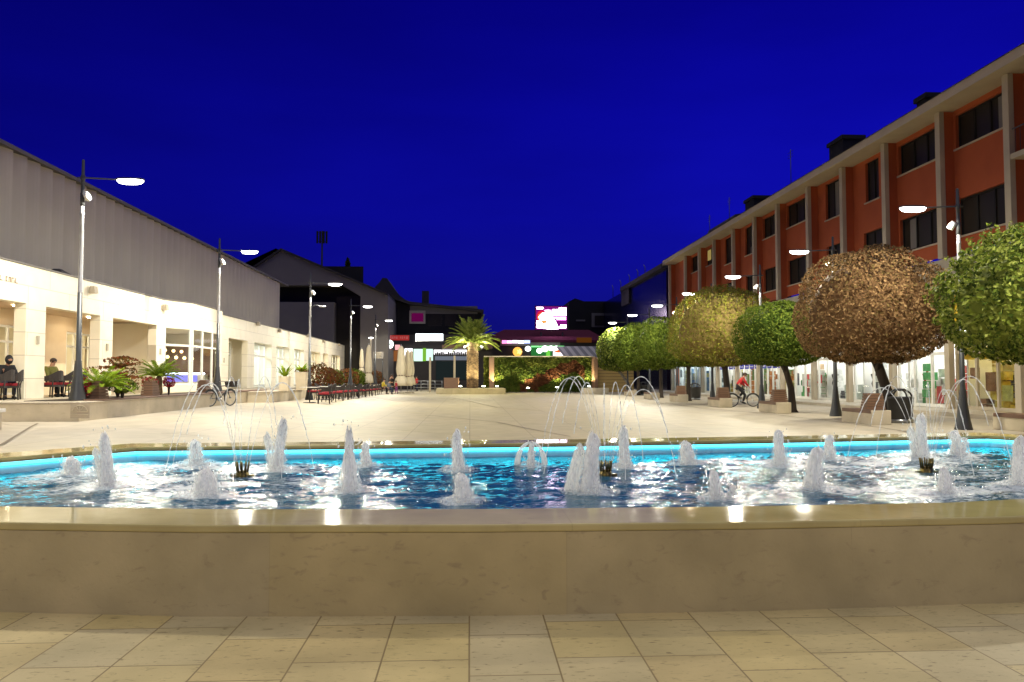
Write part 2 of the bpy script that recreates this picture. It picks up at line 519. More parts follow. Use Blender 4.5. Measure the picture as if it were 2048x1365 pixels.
# ------------------------------------------------------------------ mesh helpers
class MB:
    def __init__(s):
        s.v, s.f, s.m, s.s = [], [], [], []

    def add(s, vs, fs, mi=0, smooth=False):
        o = len(s.v)
        s.v += [tuple(p) for p in vs]
        s.f += [tuple(i + o for i in f) for f in fs]
        s.m += [mi] * len(fs)
        s.s += [smooth] * len(fs)
        return s

    def box(s, c, d, rz=0, mi=0, top=(1, 1), tilt=None):
        x, y, z = d[0] / 2, d[1] / 2, d[2] / 2
        vs = []
        for sz in (-1, 1):
            tx, ty = (1, 1) if sz < 0 else top
            vs += [Vector((-x * tx, -y * ty, sz * z)), Vector((x * tx, -y * ty, sz * z)), Vector((x * tx, y * ty, sz * z)), Vector((-x * tx, y * ty, sz * z))]
        m = Matrix.Rotation(rz, 4, 'Z')
        if tilt:
            m = m @ Matrix.Rotation(tilt[0], 4, 'X') @ Matrix.Rotation(tilt[1], 4, 'Y')
        c = Vector(c)
        return s.add([m @ v + c for v in vs], [(3, 2, 1, 0), (4, 5, 6, 7), (0, 1, 5, 4), (1, 2, 6, 5), (2, 3, 7, 6), (3, 0, 4, 7)], mi)

    def span(s, a, b, mi=0):
        return s.box([(a[i] + b[i]) / 2 for i in range(3)], [abs(b[i] - a[i]) for i in range(3)], 0, mi)

    def prism(s, pts, z0, z1, mi=0):
        k = len(pts)
        vs = [(p[0], p[1], z0) for p in pts] + [(p[0], p[1], z1) for p in pts]
        fs = [tuple(range(k))[::-1], tuple(range(k, 2 * k))] + [(i, (i + 1) % k, (i + 1) % k + k, i + k) for i in range(k)]
        return s.add(vs, fs, mi)

    def yprism(s, pts, y0, y1, mi=0):
        """outline in x,z carried from y0 to y1"""
        k = len(pts)
        vs = [(p[0], y0, p[1]) for p in pts] + [(p[0], y1, p[1]) for p in pts]
        fs = [tuple(range(k))[::-1], tuple(range(k, 2 * k))] + [(i, (i + 1) % k, (i + 1) % k + k, i + k) for i in range(k)]
        return s.add(vs, fs, mi)

    def tube(s, path, rad, n=8, mi=0, smooth=True):
        path = [Vector(p) for p in path]
        if not isinstance(rad, (list, tuple)):
            rad = [rad] * len(path)
        vs, fs = [], []
        ref = Vector((0, 0, 1)) if abs((path[-1] - path[0]).normalized().z) < .9 else Vector((1, 0, 0))
        for i, p in enumerate(path):
            t = (path[min(i + 1, len(path) - 1)] - path[max(i - 1, 0)]).normalized()
            a = t.cross(ref)
            if a.length < 1e-4:
                a = t.cross(Vector((0, 1, 0)))
            a.normalize()
            b = t.cross(a)
            for j in range(n):
                w = 2 * PI * j / n
                vs.append(p + (a * math.cos(w) + b * math.sin(w)) * rad[i])
        for i in range(len(path) - 1):
            for j in range(n):
                k = (j + 1) % n
                fs.append((i * n + j, i * n + k, (i + 1) * n + k, (i + 1) * n + j))
        fs.append(tuple(range(n))[::-1])
        fs.append(tuple(range((len(path) - 1) * n, len(path) * n)))
        return s.add(vs, fs, mi, smooth)

    def lathe(s, prof, c=(0, 0, 0), n=16, mi=0, smooth=True):
        return s.tube([(c[0], c[1], c[2] + z) for r, z in prof], [r for r, z in prof], n, mi, smooth)

    def ell(s, c, r, n=12, k=8, mi=0, fn=None):
        vs, fs = [], []
        for i in range(k + 1):
            t = PI * i / k
            for j in range(n):
                w = 2 * PI * j / n
                d = Vector((math.sin(t) * math.cos(w), math.sin(t) * math.sin(w), math.cos(t)))
                q = fn(d) if fn else 1
                vs.append((c[0] + d.x * r[0] * q, c[1] + d.y * r[1] * q, c[2] + d.z * r[2] * q))
        for i in range(k):
            for j in range(n):
                m = (j + 1) % n
                fs.append((i * n + j, (i + 1) * n + j, (i + 1) * n + m, i * n + m))
        return s.add(vs, fs, mi, True)

    def quad(s, a, b, c, d, mi=0):
        return s.add([a, b, c, d], [(0, 1, 2, 3)], mi)

    def build(s, name, mats, parent=None, org=(0, 0, 0), bevel=0):
        if not isinstance(mats, (list, tuple)):
            mats = [mats]
        org = Vector(org)
        me = bpy.data.meshes.new(name)
        me.from_pydata([(v[0] - org.x, v[1] - org.y, v[2] - org.z) for v in s.v], [], s.f)
        for m in mats:
            me.materials.append(m)
        me.polygons.foreach_set('material_index', s.m)
        me.polygons.foreach_set('use_smooth', s.s)
        me.update()
        return link(name, me, parent, org, bevel)


def link(name, me, parent=None, org=(0, 0, 0), bevel=0):
    o = bpy.data.objects.new(name, me)
    COL.objects.link(o)
    if parent:
        o.parent = parent
    else:
        o.location = org
    if bevel:
        b = o.modifiers.new('bevel', 'BEVEL')
        b.width, b.segments, b.limit_method, b.angle_limit = bevel, 2, 'ANGLE', R(40)
    return o


def tag(o, label, cat, group=None):
    o['label'], o['category'] = label, cat
    if group:
        o['group'] = group
    return o


def thing(name, label, cat, loc=(0, 0, 0), rz=0, group=None):
    o = bpy.data.objects.new(name, None)
    COL.objects.link(o)
    o.empty_display_size = .2
    o.location = loc
    o.rotation_euler = (0, 0, rz)
    return tag(o, label, cat, group)


def copy_tree(o, parent=None):
    c = o.copy()
    COL.objects.link(c)
    c.parent = parent
    for ch in list(o.children):
        copy_tree(ch, c)
    return c


def dup(o, loc, rz, label, scale=None):
    c = copy_tree(o)
    c.location = loc
    c.rotation_euler = (0, 0, rz)
    c['label'] = label
    if scale:
        c.scale = scale
    return c


def structure(o, kind='structure'):
    o['kind'] = kind
    return o


def facade(mb, P, u0, u1, v0, v1, holes, depth, mi=0):
    us = sorted({u0, u1} | {h[0] for h in holes} | {h[1] for h in holes})
    vs = sorted({v0, v1} | {h[2] for h in holes} | {h[3] for h in holes})
    us = [u for u in us if u0 - 1e-6 <= u <= u1 + 1e-6]
    vs = [v for v in vs if v0 - 1e-6 <= v <= v1 + 1e-6]
    for i in range(len(us) - 1):
        for j in range(len(vs) - 1):
            cu, cv = (us[i] + us[i + 1]) / 2, (vs[j] + vs[j + 1]) / 2
            if any(h[0] < cu < h[1] and h[2] < cv < h[3] for h in holes):
                continue
            mb.quad(P(us[i], vs[j], 0), P(us[i + 1], vs[j], 0), P(us[i + 1], vs[j + 1], 0), P(us[i], vs[j + 1], 0), mi)
    for a, b, c, d in holes:
        for (p, q), (r, t) in (((a, c), (b, c)), ((b, c), (b, d)), ((b, d), (a, d)), ((a, d), (a, c))):
            mb.quad(P(p, q, 0), P(r, t, 0), P(r, t, depth), P(p, q, depth), mi)


def leaves(pts, nrm, size, rs, spread=.8, aspect=.5):
    """arrays of small leaf faces at pts facing roughly along nrm"""
    k = len(pts)
    d = nrm + rs.normal(0, spread, (k, 3))
    d /= np.linalg.norm(d, axis=1)[:, None] + 1e-9
    t = np.cross(d, rs.normal(0, 1, (k, 3)))
    t /= np.linalg.norm(t, axis=1)[:, None] + 1e-9
    u = np.cross(d, t)
    sz = size * rs.uniform(.6, 1.35, (k, 1))
    a = pts + t * sz
    b = pts + u * sz * aspect + d * sz * .12
    c = pts - t * sz
    e = pts - u * sz * aspect + d * sz * .12
    v = np.stack([a, b, c, e], 1).reshape(-1, 3)
    f = np.arange(k * 4).reshape(-1, 4)
    return v, f


def shell_points(rs, n, rx, rzt, rzb, lump=.08, e_top=2.2, e_bot=3.2, inner=.78, seed=0):
    d = rs.normal(0, 1, (n, 3))
    d /= np.linalg.norm(d, axis=1)[:, None]
    h = np.hypot(d[:, 0], d[:, 1]) / rx
    up = d[:, 2] > 0
    rz = np.where(up, rzt, rzb)
    e = np.where(up, e_top, e_bot)
    s = (h ** e + (np.abs(d[:, 2]) / rz) ** e) ** (-1 / e)
    lm = np.array([noise.noise(Vector((q[0] * 2.4 + seed, q[1] * 2.4, q[2] * 2.4))) +
                   .5 * noise.noise(Vector((q[0] * 6 + seed, q[1] * 6, q[2] * 6))) for q in d])
    s = s * (1 + lump * lm)
    s = s * (1 - (1 - inner) * rs.power(.6, n) * rs.uniform(0, 1, n))
    return d * s[:, None], d


def mesh_from(name, v, f, mats, parent, org=(0, 0, 0), mi=None):
    me = bpy.data.meshes.new(name)
    me.from_pydata(np.asarray(v).tolist(), [], [tuple(q) for q in np.asarray(f).tolist()] if not isinstance(f, list) else f)
    for m in mats:
        me.materials.append(m)
    if mi is not None:
        me.polygons.foreach_set('material_index', mi)
    me.update()
    return link(name, me, parent, org)


def crown(name, mat, parent, zc, rx, rzt, rzb, n, size, seed, lump=.08, e_top=2.2, e_bot=3.2, core=True, sprigs=0, cx=0, cy=0, aspect=.5):
    rs = np.random.RandomState(seed)
    p, d = shell_points(rs, n, rx, rzt, rzb, lump, e_top, e_bot, seed=seed)
    v, f = leaves(p, d, size, rs, aspect=aspect)
    V, Fc = [v], [f]
    off = len(v)
    if sprigs:
        q, dd = shell_points(rs, sprigs, rx, rzt, rzb, lump, e_top, e_bot, inner=1, seed=seed)
        for i in range(sprigs):
            if dd[i][2] < -.2:
                continue
            ln = rs.uniform(.12, .42)
            ax = dd[i] + np.array([0, 0, .6])
            ax /= np.linalg.norm(ax)
            m = 14
            tt = rs.uniform(0, 1, (m, 1))
            pp = q[i] + ax * tt * ln + rs.normal(0, .035, (m, 3))
            v2, f2 = leaves(pp, np.tile(ax, (m, 1)), size * .85, rs, aspect=aspect)
            V.append(v2)
            Fc.append(f2 + off)
            off += len(v2)
    v = np.concatenate(V)
    f = np.concatenate(Fc)
    v = v + np.array([cx, cy, zc])
    fl = [tuple(x) for x in f.tolist()]
    if core:
        mb = MB()
        nn, kk = 28, 16
        o = len(v)
        cv, cf = [], []
        for i in range(kk + 1):
            t = PI * i / kk
            for j in range(nn):
                w = 2 * PI * j / nn
                q = (math.sin(t) * math.cos(w), math.sin(t) * math.sin(w), math.cos(t))
                e, rz = (e_top, rzt) if q[2] > 0 else (e_bot, rzb)
                s = ((math.hypot(q[0], q[1]) / rx) ** e + (abs(q[2]) / rz) ** e) ** (-1 / e) * .80
                s *= 1 + .1 * noise.noise(Vector((q[0] * 5 + seed, q[1] * 5, q[2] * 5)))
                cv.append((q[0] * s + cx, q[1] * s + cy, q[2] * s + zc))
        for i in range(kk):
            for j in range(nn):
                m = (j + 1) % nn
                cf.append((o + i * nn + j, o + (i + 1) * nn + j, o + (i + 1) * nn + m, o + i * nn + m))
        v = np.concatenate([v, np.array(cv)])
        fl += cf
    return mesh_from(name, v, fl, [mat], parent)


# ================================================================== GROUND
def ground():
    xs = [-1500, -400, -120] + [x * 1.0 for x in range(-44, 45)] + [120, 400, 1500]
    ys = [-300, -60] + [y * 1.0 for y in range(-12, 132)] + [200, 500, 2500]
    vs = [(x, y, gz(x, y)) for y in ys for x in xs]
    k = len(xs)
    fs = [(j * k + i, j * k + i + 1, (j + 1) * k + i + 1, (j + 1) * k + i) for j in range(len(ys) - 1) for i in range(k - 1)]
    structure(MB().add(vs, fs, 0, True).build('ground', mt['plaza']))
    structure(MB().quad((-16, -10, .004), (16, -10, .004), (16, 6.2, .004), (-16, 6.2, .004)).build('paving', mt['tile']))
    structure(MB().span((18.4, 8, -.1), (24.9, 90, .15)).build('pavement', mt['plaza'], bevel=.02))
    jm = M('dark_paving_joint', (.16, .12, .08), (.2, .16, .1), 3, .8)
    mb = MB()
    for pts, w in (([(850, 831), (993, 845), (1055, 858), (1140, 874)], .05), ([(905, 797), (925, 800), (994, 816), (1080, 822)], .06),
                   ([(1330, 806), (1400, 817), (1522, 827), (1655, 842), (1760, 856), (1900, 878)], .07),
                   ([(-40, 905), (6, 889), (63, 854), (75, 848)], .06), ([(-20, 846), (18, 851), (345, 869), (420, 874)], .035),
                   ([(620, 845), (720, 855), (850, 866), (960, 874)], .035), ([(1230, 846), (1420, 850), (1560, 862)], .03),
                   ([(1100, 822), (1240, 819), (1400, 826)], .03)):
        for a, b in zip(pts, pts[1:]):
            p, q = gp(*a), gp(*b)
            d = (q - p)
            nrm = Vector((-d.y, d.x, 0)).normalized() * w / 2
            up = Vector((0, 0, .012))
            mb.quad(p - nrm + up, q - nrm + up, q + nrm + up, p + nrm + up)
    structure(mb.build('pavement_joint', jm))


ground()

# ================================================================== FOUNTAIN
RIM = .571
WATER = .40
OUT = [(-4.75, 11.35), (-5.95, 9.7), (-7.6, 7.6), (-7.3, 6.6), (-5.6, 5.75), (-3.4, 5.30), (-1.7, 5.08), (0.1, 5.0), (1.9, 5.01), (3.6, 5.10),
       (5.6, 5.5), (8.6, 6.6), (10.6, 8.4), (9.7, 11.0), (8.55, 12.85), (5.0, 12.25), (1.5, 11.75), (-1.9, 11.5)]


def inset(poly, d):
    k = len(poly)
    area = sum(poly[i][0] * poly[(i + 1) % k][1] - poly[(i + 1) % k][0] * poly[i][1] for i in range(k))
    sg = 1 if area > 0 else -1
    out = []
    for i in range(k):
        p0, p1, p2 = Vector(poly[i - 1]), Vector(poly[i]), Vector(poly[(i + 1) % k])
        e1, e2 = (p1 - p0).normalized(), (p2 - p1).normalized()
        n1, n2 = Vector((-e1.y, e1.x)) * sg, Vector((-e2.y, e2.x)) * sg
        b = (n1 + n2)
        b = b / b.length
        out.append(tuple(p1 + b * (d / max(.3, b.dot(n1)))))
    return out


def ring(mb, A, B, z0, z1, mi=0):
    k = len(A)
    vs = [(*p, z0) for p in A] + [(*p, z1) for p in A] + [(*p, z1) for p in B] + [(*p, z0) for p in B]
    fs = []
    for i in range(k):
        j = (i + 1) % k
        for r in range(4):
            q = (r + 1) % 4
            fs.append((r * k + i, r * k + j, q * k + j, q * k + i))
    mb.add(vs, fs, mi)


def fountain():
    INN = inset(OUT, .60)
    t = thing('fountain_basin', 'low stone fountain pool wall with wet polished rim, in the foreground', 'fountain', (1.4, 8.5, 0))
    o = t.location
    mb = MB()
    ring(mb, OUT, inset(OUT, .30), -.05, RIM - .05)
    mb.build('wall', mt['rimwall'], t, o)
    mb = MB()
    ring(mb, inset(OUT, -.004), INN, RIM - .05, RIM)
    mb.build('coping', mt['coping'], t, o, bevel=.012)
    mb = MB()
    ring(mb, inset(OUT, .64), inset(OUT, .70), .0, RIM - .05)
    lining = M('pool_lining_tiles', (.50, .62, .64), (.42, .55, .6), 12, .35)
    mb.build('lining', lining, t, o)
    # LED strip tucked under the lip along the far and side walls
    A, B = inset(OUT, .702), inset(OUT, .722)
    mb = MB()
    idx = [2, 1, 0, 17, 16, 15, 14, 13, 12]
    for i, j in zip(idx, idx[1:]):
        a, b, c, d = A[i], A[j], B[j], B[i]
        vs = [(*p, z) for z in (RIM - .085, RIM - .058) for p in (a, b, c, d)]
        mb.add(vs, [(0, 1, 2, 3), (4, 5, 6, 7), (0, 1, 5, 4), (1, 2, 6, 5), (2, 3, 7, 6), (3, 0, 4, 7)])
    mb.build('led_strip', mt['cyan'], t, o)
    return inset(OUT, .665)


def inside(x, y, poly):
    r = False
    for i in range(len(poly)):
        (x1, y1), (x2, y2) = poly[i - 1], poly[i]
        if (y1 > y) != (y2 > y) and x < (x2 - x1) * (y - y1) / (y2 - y1) + x1:
            r = not r
    return r


# foot pixel x, foot y, tip x, tip y, width, how it falls, label
JETS = [
    (145, 948, 142, 912, 36, 'short', 'stubby spluttering water jet at the far left of the pool, shorter than its tall neighbour'),
    (215, 973, 208, 866, 30, 'lean', 'tall thin water jet on the left with a second plume falling behind it'),
    (391, 928, 390, 878, 32, 'plain', 'small rounded water jet near the far left corner of the pool'),
    (411, 992, 412, 935, 46, 'wide', 'broad squat water jet closest to the front rim on the left'),
    (555, 941, 567, 841, 27, 'lean', 'tall slim water jet bending right, just right of the left arching spray'),
    (699, 982, 698, 856, 36, 'cone', 'tall tapering water jet with a pointed tip left of the middle of the pool'),
    (731, 932, 730, 884, 24, 'plain', 'small water jet standing close behind the tall pointed one'),
    (917, 940, 912, 862, 29, 'plain', 'medium water jet by the far wall in line with the white lit shop sign'),
    (928, 1002, 922, 944, 36, 'wide', 'short lumpy water jet in the middle, nearest to the front rim'),
    (1062, 932, 1063, 883, 24, 'split', 'water jet falling apart into a small arched veil below the lit billboard'),
    (1181, 984, 1187, 866, 42, 'veil', 'largest water jet right of the middle with a veil of water on its left'),
    (1249, 936, 1246, 853, 28, 'plain', 'tall slender water jet just right of the middle arching spray'),
    (1377, 927, 1371, 881, 34, 'wide', 'low double headed water jet by the far wall right of the middle'),
    (1432, 997, 1426, 937, 28, 'spurt', 'short water jet near the front rim with a side spurt on its right'),
    (1560, 932, 1557, 860, 30, 'plain', 'upright water jet by the far wall left of a lower twin'),
    (1627, 975, 1634, 894, 38, 'wide', 'thick water jet with a flat top near the front on the right'),
    (1658, 917, 1659, 870, 26, 'plain', 'small water jet standing behind the thick flat topped one'),
    (1844, 917, 1841, 830, 28, 'lean', 'tallest water jet on the right rising through the right arching spray'),
    (1891, 987, 1888, 933, 32, 'plain', 'rounded cone of water nearest to the front rim on the right'),
    (1916, 912, 1907, 860, 30, 'lean', 'small water jet bending left beside the far right corner of the pool'),
    (2040, 972, 2040, 873, 36, 'plain', 'tall water jet cut by the right edge of the picture'),
]
SPRAYS = [(485, 952, 'left'), (1211, 950, 'middle'), (1853, 944, 'right')]


def jet_positions():
    return [gp(j[0], j[1], WATER) for j in JETS]


def column_fn(h, r, lean, seed, kind):
    def prof(t):
        if kind == 'cone':
            return r * (1.1 - .80 * t) * (1 if t < .95 else .7)
        if kind == 'wide':
            return r * (1.05 - .30 * t) * (1 if t < .85 else math.sqrt(max(.05, 1 - ((t - .85) / .15) ** 2)))
        return r * (1.0 - .38 * t) * (1 if t < .88 else math.sqrt(max(.04, 1 - ((t - .88) / .12) ** 2)))
    return prof


FO = [mt['foam'], mt['foam2'], mt['foam3'], mt['foam4']]


def make_jet(i, spec):
    bx, by, tx, ty, w, kind, label = spec
    p = gp(bx, by, WATER)
    top = at(tx, ty, p.y)
    h = top.z - WATER
    r = w / 2 * p.y / F * 1.0
    t = thing('water_jet', label, 'water jet', p, 0, 'foaming jets rising from the fountain pool')
    rs = random.Random(i * 7 + 1)
    lean = (top.x - p.x, 0)

    def column(hh, rr, lx, ly, k, seed, ox=0, oy=0, curl=0, thin=False):
        """nested skins of aerated water: dense inside, thin and ragged outside"""
        mb = MB()
        n, m = 28, 24
        shells = ((.84, 1.0, 0), (1.06, .98, 2), (1.22, .9, 3)) if not thin else ((.85, 1, 1), (1.15, .95, 2), (1.4, .85, 3))
        for si, (fr, fh, mi) in enumerate(shells):
            prof = column_fn(hh, rr * fr, 0, seed, k)
            vs, fs = [], []
            for a in range(m + 1):
                tt = a / m
                for b in range(n):
                    an = 2 * PI * b / n
                    ca, sa = math.cos(an), math.sin(an)
                    q = noise.noise(Vector((ca * 1.8 + seed * 9, sa * 1.8 + si * 3, tt * 2.6)))
                    q2 = noise.noise(Vector((ca * 5 + seed * 9, sa * 5 + si * 5, tt * 6)))
                    q3 = noise.noise(Vector((ca * 2.5 + seed * 4, sa * 2.5 + si, 7)))
                    rad = prof(tt) * (1 + .34 * q + .22 * q2)
                    z = hh * fh * tt * (1 + .16 * q3 * tt) - .02
                    vs.append((ox + lx * tt ** 1.5 + curl * tt * tt + ca * rad, oy + ly * tt + sa * rad, z))
            for a in range(m):
                for b in range(n):
                    c = (b + 1) % n
                    fs.append((a * n + b, a * n + c, (a + 1) * n + c, (a + 1) * n + b))
            fs.append(tuple(range(m * n, (m + 1) * n)))
            mb.add(vs, fs, mi, True)
        # loose drops thrown off the column
        for q in range(26 if not thin else 10):
            an = rs.uniform(0, 2 * PI)
            tt = rs.uniform(.15, 1.12)
            d = rr * rs.uniform(.8, 1.9)
            e = rs.uniform(.004, .010)
            mb.ell((ox + lx * tt + math.cos(an) * d, oy + math.sin(an) * d, hh * tt), (e, e, e * rs.uniform(1, 2.2)), 6, 4, 1)
        return mb
    body = 'plain' if kind in ('lean', 'split', 'veil', 'short', 'spurt') else kind
    column(h, r * (1 if kind != 'split' else .75), lean[0], 0, body, i + .3).build('water_column', FO, t)
    if kind in ('lean', 'short'):
        column(h * .72, r * .8, -.10 if kind == 'lean' and i != 19 else .08, 0, 'plain', i + 5.1, -.05 if i != 19 else .04, .03, thin=True).build('falling_plume', FO, t)
    if kind == 'veil':
        column(h * .8, r * .75, .09, .02, 'plain', i + 2.2, -.17, .06, thin=True).build('falling_plume', FO, t)
    if kind == 'spurt':
        column(h * .5, r * .55, .05, 0, 'plain', i + 3.7, .11, -.02).build('side_spurt', FO, t)
    if kind == 'split':
        for sgn in (-1, 1):
            mb = MB()
            pts = [(sgn * .17 * math.sin(q * PI / 2), 0, h * .95 * math.cos(q * PI / 2 * .98)) for q in [a / 10 for a in range(11)]]
            mb.tube(pts, [.012 + .03 * (a / 10) for a in range(11)], 10)
            mb.build('falling_veil', mt['foam2'], t)
    # splash ring round the foot
    mb = MB()
    n, m = 40, 5
    vs, fs = [], []
    for a in range(m + 1):
        rr = r * (.6 + 2.3 * a / m)
        for b in range(n):
            an = 2 * PI * b / n
            q = noise.noise(Vector((math.cos(an) * 5 + i, math.sin(an) * 5, a * 1.7)))
            hz = (.055 * (1 - a / m) + .035 * max(0, q)) if a < m else -.03
            vs.append((math.cos(an) * rr * (1 + .35 * q), math.sin(an) * rr * 1.0 * (1 + .35 * q), hz))
    for a in range(m):
        for b in range(n):
            c = (b + 1) % n
            fs.append((a * n + b, a * n + c, (a + 1) * n + c, (a + 1) * n + b))
    mb.add(vs, fs, 0, True)
    mb.build('splash', mt['foamlight'], t)
    MB().lathe([(.018, -.06), (.018, .03), (.012, .04)], (0, 0, 0), 8).build('nozzle', mt['brass'], t)


def make_spray(px, py, where, seed):
    p = gp(px, py, WATER)
    t = thing('arching_spray', {'left': 'ring of thin arching water threads from a brass nozzle cluster, the leftmost of three',
                                'middle': 'ring of thin arching water threads beside the largest jet in the middle of the pool',
                                'right': 'ring of thin arching water threads in front of the black litter bin'}[where],
              'water spray', p, 0, 'arching sprays of thin water threads')
    rs = random.Random(seed)
    mb = MB().lathe([(.05, -.12), (.07, -.02), (.075, .03), (.05, .05), (.05, .06)], (0, 0, 0), 14)
    mb.box((0, 0, .0), (.26, .035, .03))
    mb.build('nozzle_body', mt['brass'], t)
    K = 9
    for k in range(K):
        an = 2 * PI * (k + rs.uniform(-.2, .2)) / K
        c, s_ = math.cos(an), math.sin(an)
        MB().tube([(c * .055, s_ * .055, .04), (c * .075, s_ * .075, .16)], [.011, .008], 6).build('nozzle_tube', mt['brass'], t)
        H = rs.uniform(.86, 1.04)
        rng = rs.uniform(.72, .95)
        land = 1.0 if k % 3 else .86
        pts, rad = [], []
        m = 46
        ph = rs.uniform(0, 6)
        for a in range(m + 1):
            q = a / m * land
            x = .08 + (rng - .08) * q
            z = .16 + (H * 4 * q * (1 - q) * .98) - .12 * q
            j = max(0, q - .35) * .012
            pts.append((c * x + rs.uniform(-j, j), s_ * x + rs.uniform(-j, j), max(z, -.03)))
            bead = .5 + .5 * math.sin(a * 2.1 + ph) * math.sin(a * .9 + k)
            rad.append(.0028 + (.0058 * bead if q > .34 else .0015 * q) * (1 if q < .8 else .6))
        MB().tube(pts, rad, 5).build('water_stream', mt['stream'], t)


def water(poly):
    jp = jet_positions()
    x0, x1 = min(p[0] for p in poly), max(p[0] for p in poly)
    y0, y1 = min(p[1] for p in poly), max(p[1] for p in poly)
    st = .045
    nx, ny = int((x1 - x0) / st) + 2, int((y1 - y0) / st) + 2
    X = np.linspace(x0, x1, nx)
    Y = np.linspace(y0, y1, ny)
    # keep cells that touch the pool; their outer ends sit inside the wall
    cell = np.zeros((ny, nx), bool)
    pin = np.zeros((ny, nx), bool)
    for j in range(ny):
        for i in range(nx):
            pin[j, i] = inside(X[i], Y[j], poly)
    idx = -np.ones((ny, nx), int)
    vs, fo = [], []
    sp = [gp(a, b, WATER) for a, b, _ in SPRAYS]
    for j in range(ny):
        for i in range(nx):
            if not pin[max(0, j - 1):j + 2, max(0, i - 1):i + 2].any():
                continue
            x, y = X[i], Y[j]
            v = Vector((x, y, 0))
            act = 0
            near = 0
            for q in jp:
                d2 = (q.x - x) ** 2 + (q.y - y) ** 2
                near += math.exp(-d2 / .05)
                act += math.exp(-d2 / .55)
            for q in sp:
                d = math.hypot(q.x - x, q.y - y)
                act += .9 * math.exp(-((d - .75) / .35) ** 2)
            act = min(1, act)
            side = sstep((abs(x - .8) - .9) / 3)
            amp = .24 + .62 * act + .42 * side
            h = (.030 * noise.noise(Vector((x * 2.1, y * 3.0, 1.3))) + .020 * noise.noise(Vector((x * 5.5 + 4, y * 8, 2.7))) +
                 .011 * noise.noise(Vector((x * 13, y * 17, 5.1))) + .006 * noise.noise(Vector((x * 27, y * 31, 8.1))))
            dn = noise.noise(Vector((x * 1.6, y * 2.6, 9)))
            idx[j, i] = len(vs)
            vs.append((x, y, WATER + h * amp * .75))
            fo.append(.03 + .17 * act + .15 * side + .28 * min(1, near) + .14 * dn * (act + .5 * side))
    fs = []
    for j in range(ny - 1):
        for i in range(nx - 1):
            q = (idx[j, i], idx[j, i + 1], idx[j + 1, i + 1], idx[j + 1, i])
            if min(q) >= 0:
                fs.append(q)
    o = MB().add(vs, fs, 0, True).build('water', mt['water'])
    at_ = o.data.attributes.new('foam', 'FLOAT', 'POINT')
    at_.data.foreach_set('value', fo)
    structure(o)


water(fountain())
for i, j in enumerate(JETS):
    make_jet(i, j)
for i, (a, b, c) in enumerate(SPRAYS):
    make_spray(a, b, c, i + 3)


# ================================================================== STREET LAMPS
def make_lamp():
    t = thing('street_lamp', 'tall slim lamp post', 'street lamp', (0, 0, 0), 0, 'street lamps lining the square')
    MB().lathe([(.24, 0), (.235, .03), (.17, .35), (.12, .75), (.095, 1.05), (.09, 1.08), (.09, 1.12), (.072, 1.16), (.066, 3.1)], n=18).build('pole', mt['pole'], t)
    MB().lathe([(.066, 3.1), (.062, 3.12), (.055, 5.35), (.062, 5.36), (.062, 5.42), (.052, 5.43), (.052, 5.62)], n=16).build('upper_pole', mt['polelight'], t)
    MB().lathe([(.062, 5.62), (.062, 5.98), (.05, 6.0), (.05, 6.36), (.064, 6.38), (.064, 6.5), (.045, 6.52), (.04, 6.95), (.02, 6.97)], n=14).build('mast_head', mt['pole'], t)
    mb = MB().tube([(-.16, 0, 6.44), (.05, 0, 6.44), (1.0, 0, 6.40)], [.022, .024, .02], 8)
    mb.build('arm', mt['pole'], t)
    # flat oval head
    pts = [(1.34 + .40 * math.copysign(abs(math.cos(a)) ** .8, math.cos(a)), .17 * math.copysign(abs(math.sin(a)) ** .8, math.sin(a))) for a in [2 * PI * k / 28 for k in range(28)]]
    hd = MB().prism(pts, 6.385, 6.43).build('lamp_head', mt['pole'], t, bevel=.01)
    pts2 = [(1.34 + (x - 1.34) * .93, y * .9) for x, y in pts]
    k = len(pts2)
    dome = [((1.34 + (x - 1.34) * q), y * q, z) for q, z in ((1, 6.384), (.97, 6.34), (.86, 6.30), (.62, 6.275), (.3, 6.265)) for x, y in pts2]  # lens bulged deep, its shape standing in for the glow round the head
    dm = MB().add(dome, [(r * k + i, r * k + (i + 1) % k, (r + 1) * k + (i + 1) % k, (r + 1) * k + i) for r in range(4) for i in range(k)] + [tuple(range(4 * k, 5 * k))], 0, True)
    dm.build('diffuser', mt['led'], hd)
    sp = MB().tube([(.10, -.02, 5.98), (.21, -.09, 5.80)], [.085, .095], 14)
    s_ = sp.build('spotlight', mt['white'], t)
    MB().tube([(0, 0, 5.86), (.13, -.04, 5.9)], .03, 8).build('bracket', mt['pole'], s_)
    ld = bpy.data.lights.new('lamp_light', 'SPOT')
    ld.energy = LAMP_W
    ld.spot_size = R(180)
    ld.spot_blend = .10
    ld.shadow_soft_size = .16
    ld.color = (1, .94, .76)
    lo = bpy.data.objects.new('lamp_light', ld)
    COL.objects.link(lo)
    lo.parent = t
    lo.location = (1.34, 0, 6.22)
    lo.rotation_euler = (0, -R(7), 0)     # heads tip up a little towards the square
    return t


lamp0 = make_lamp()
LAMP_DATA = [c for c in lamp0.children if c.type == 'LIGHT'][0].data
LAMPS = []
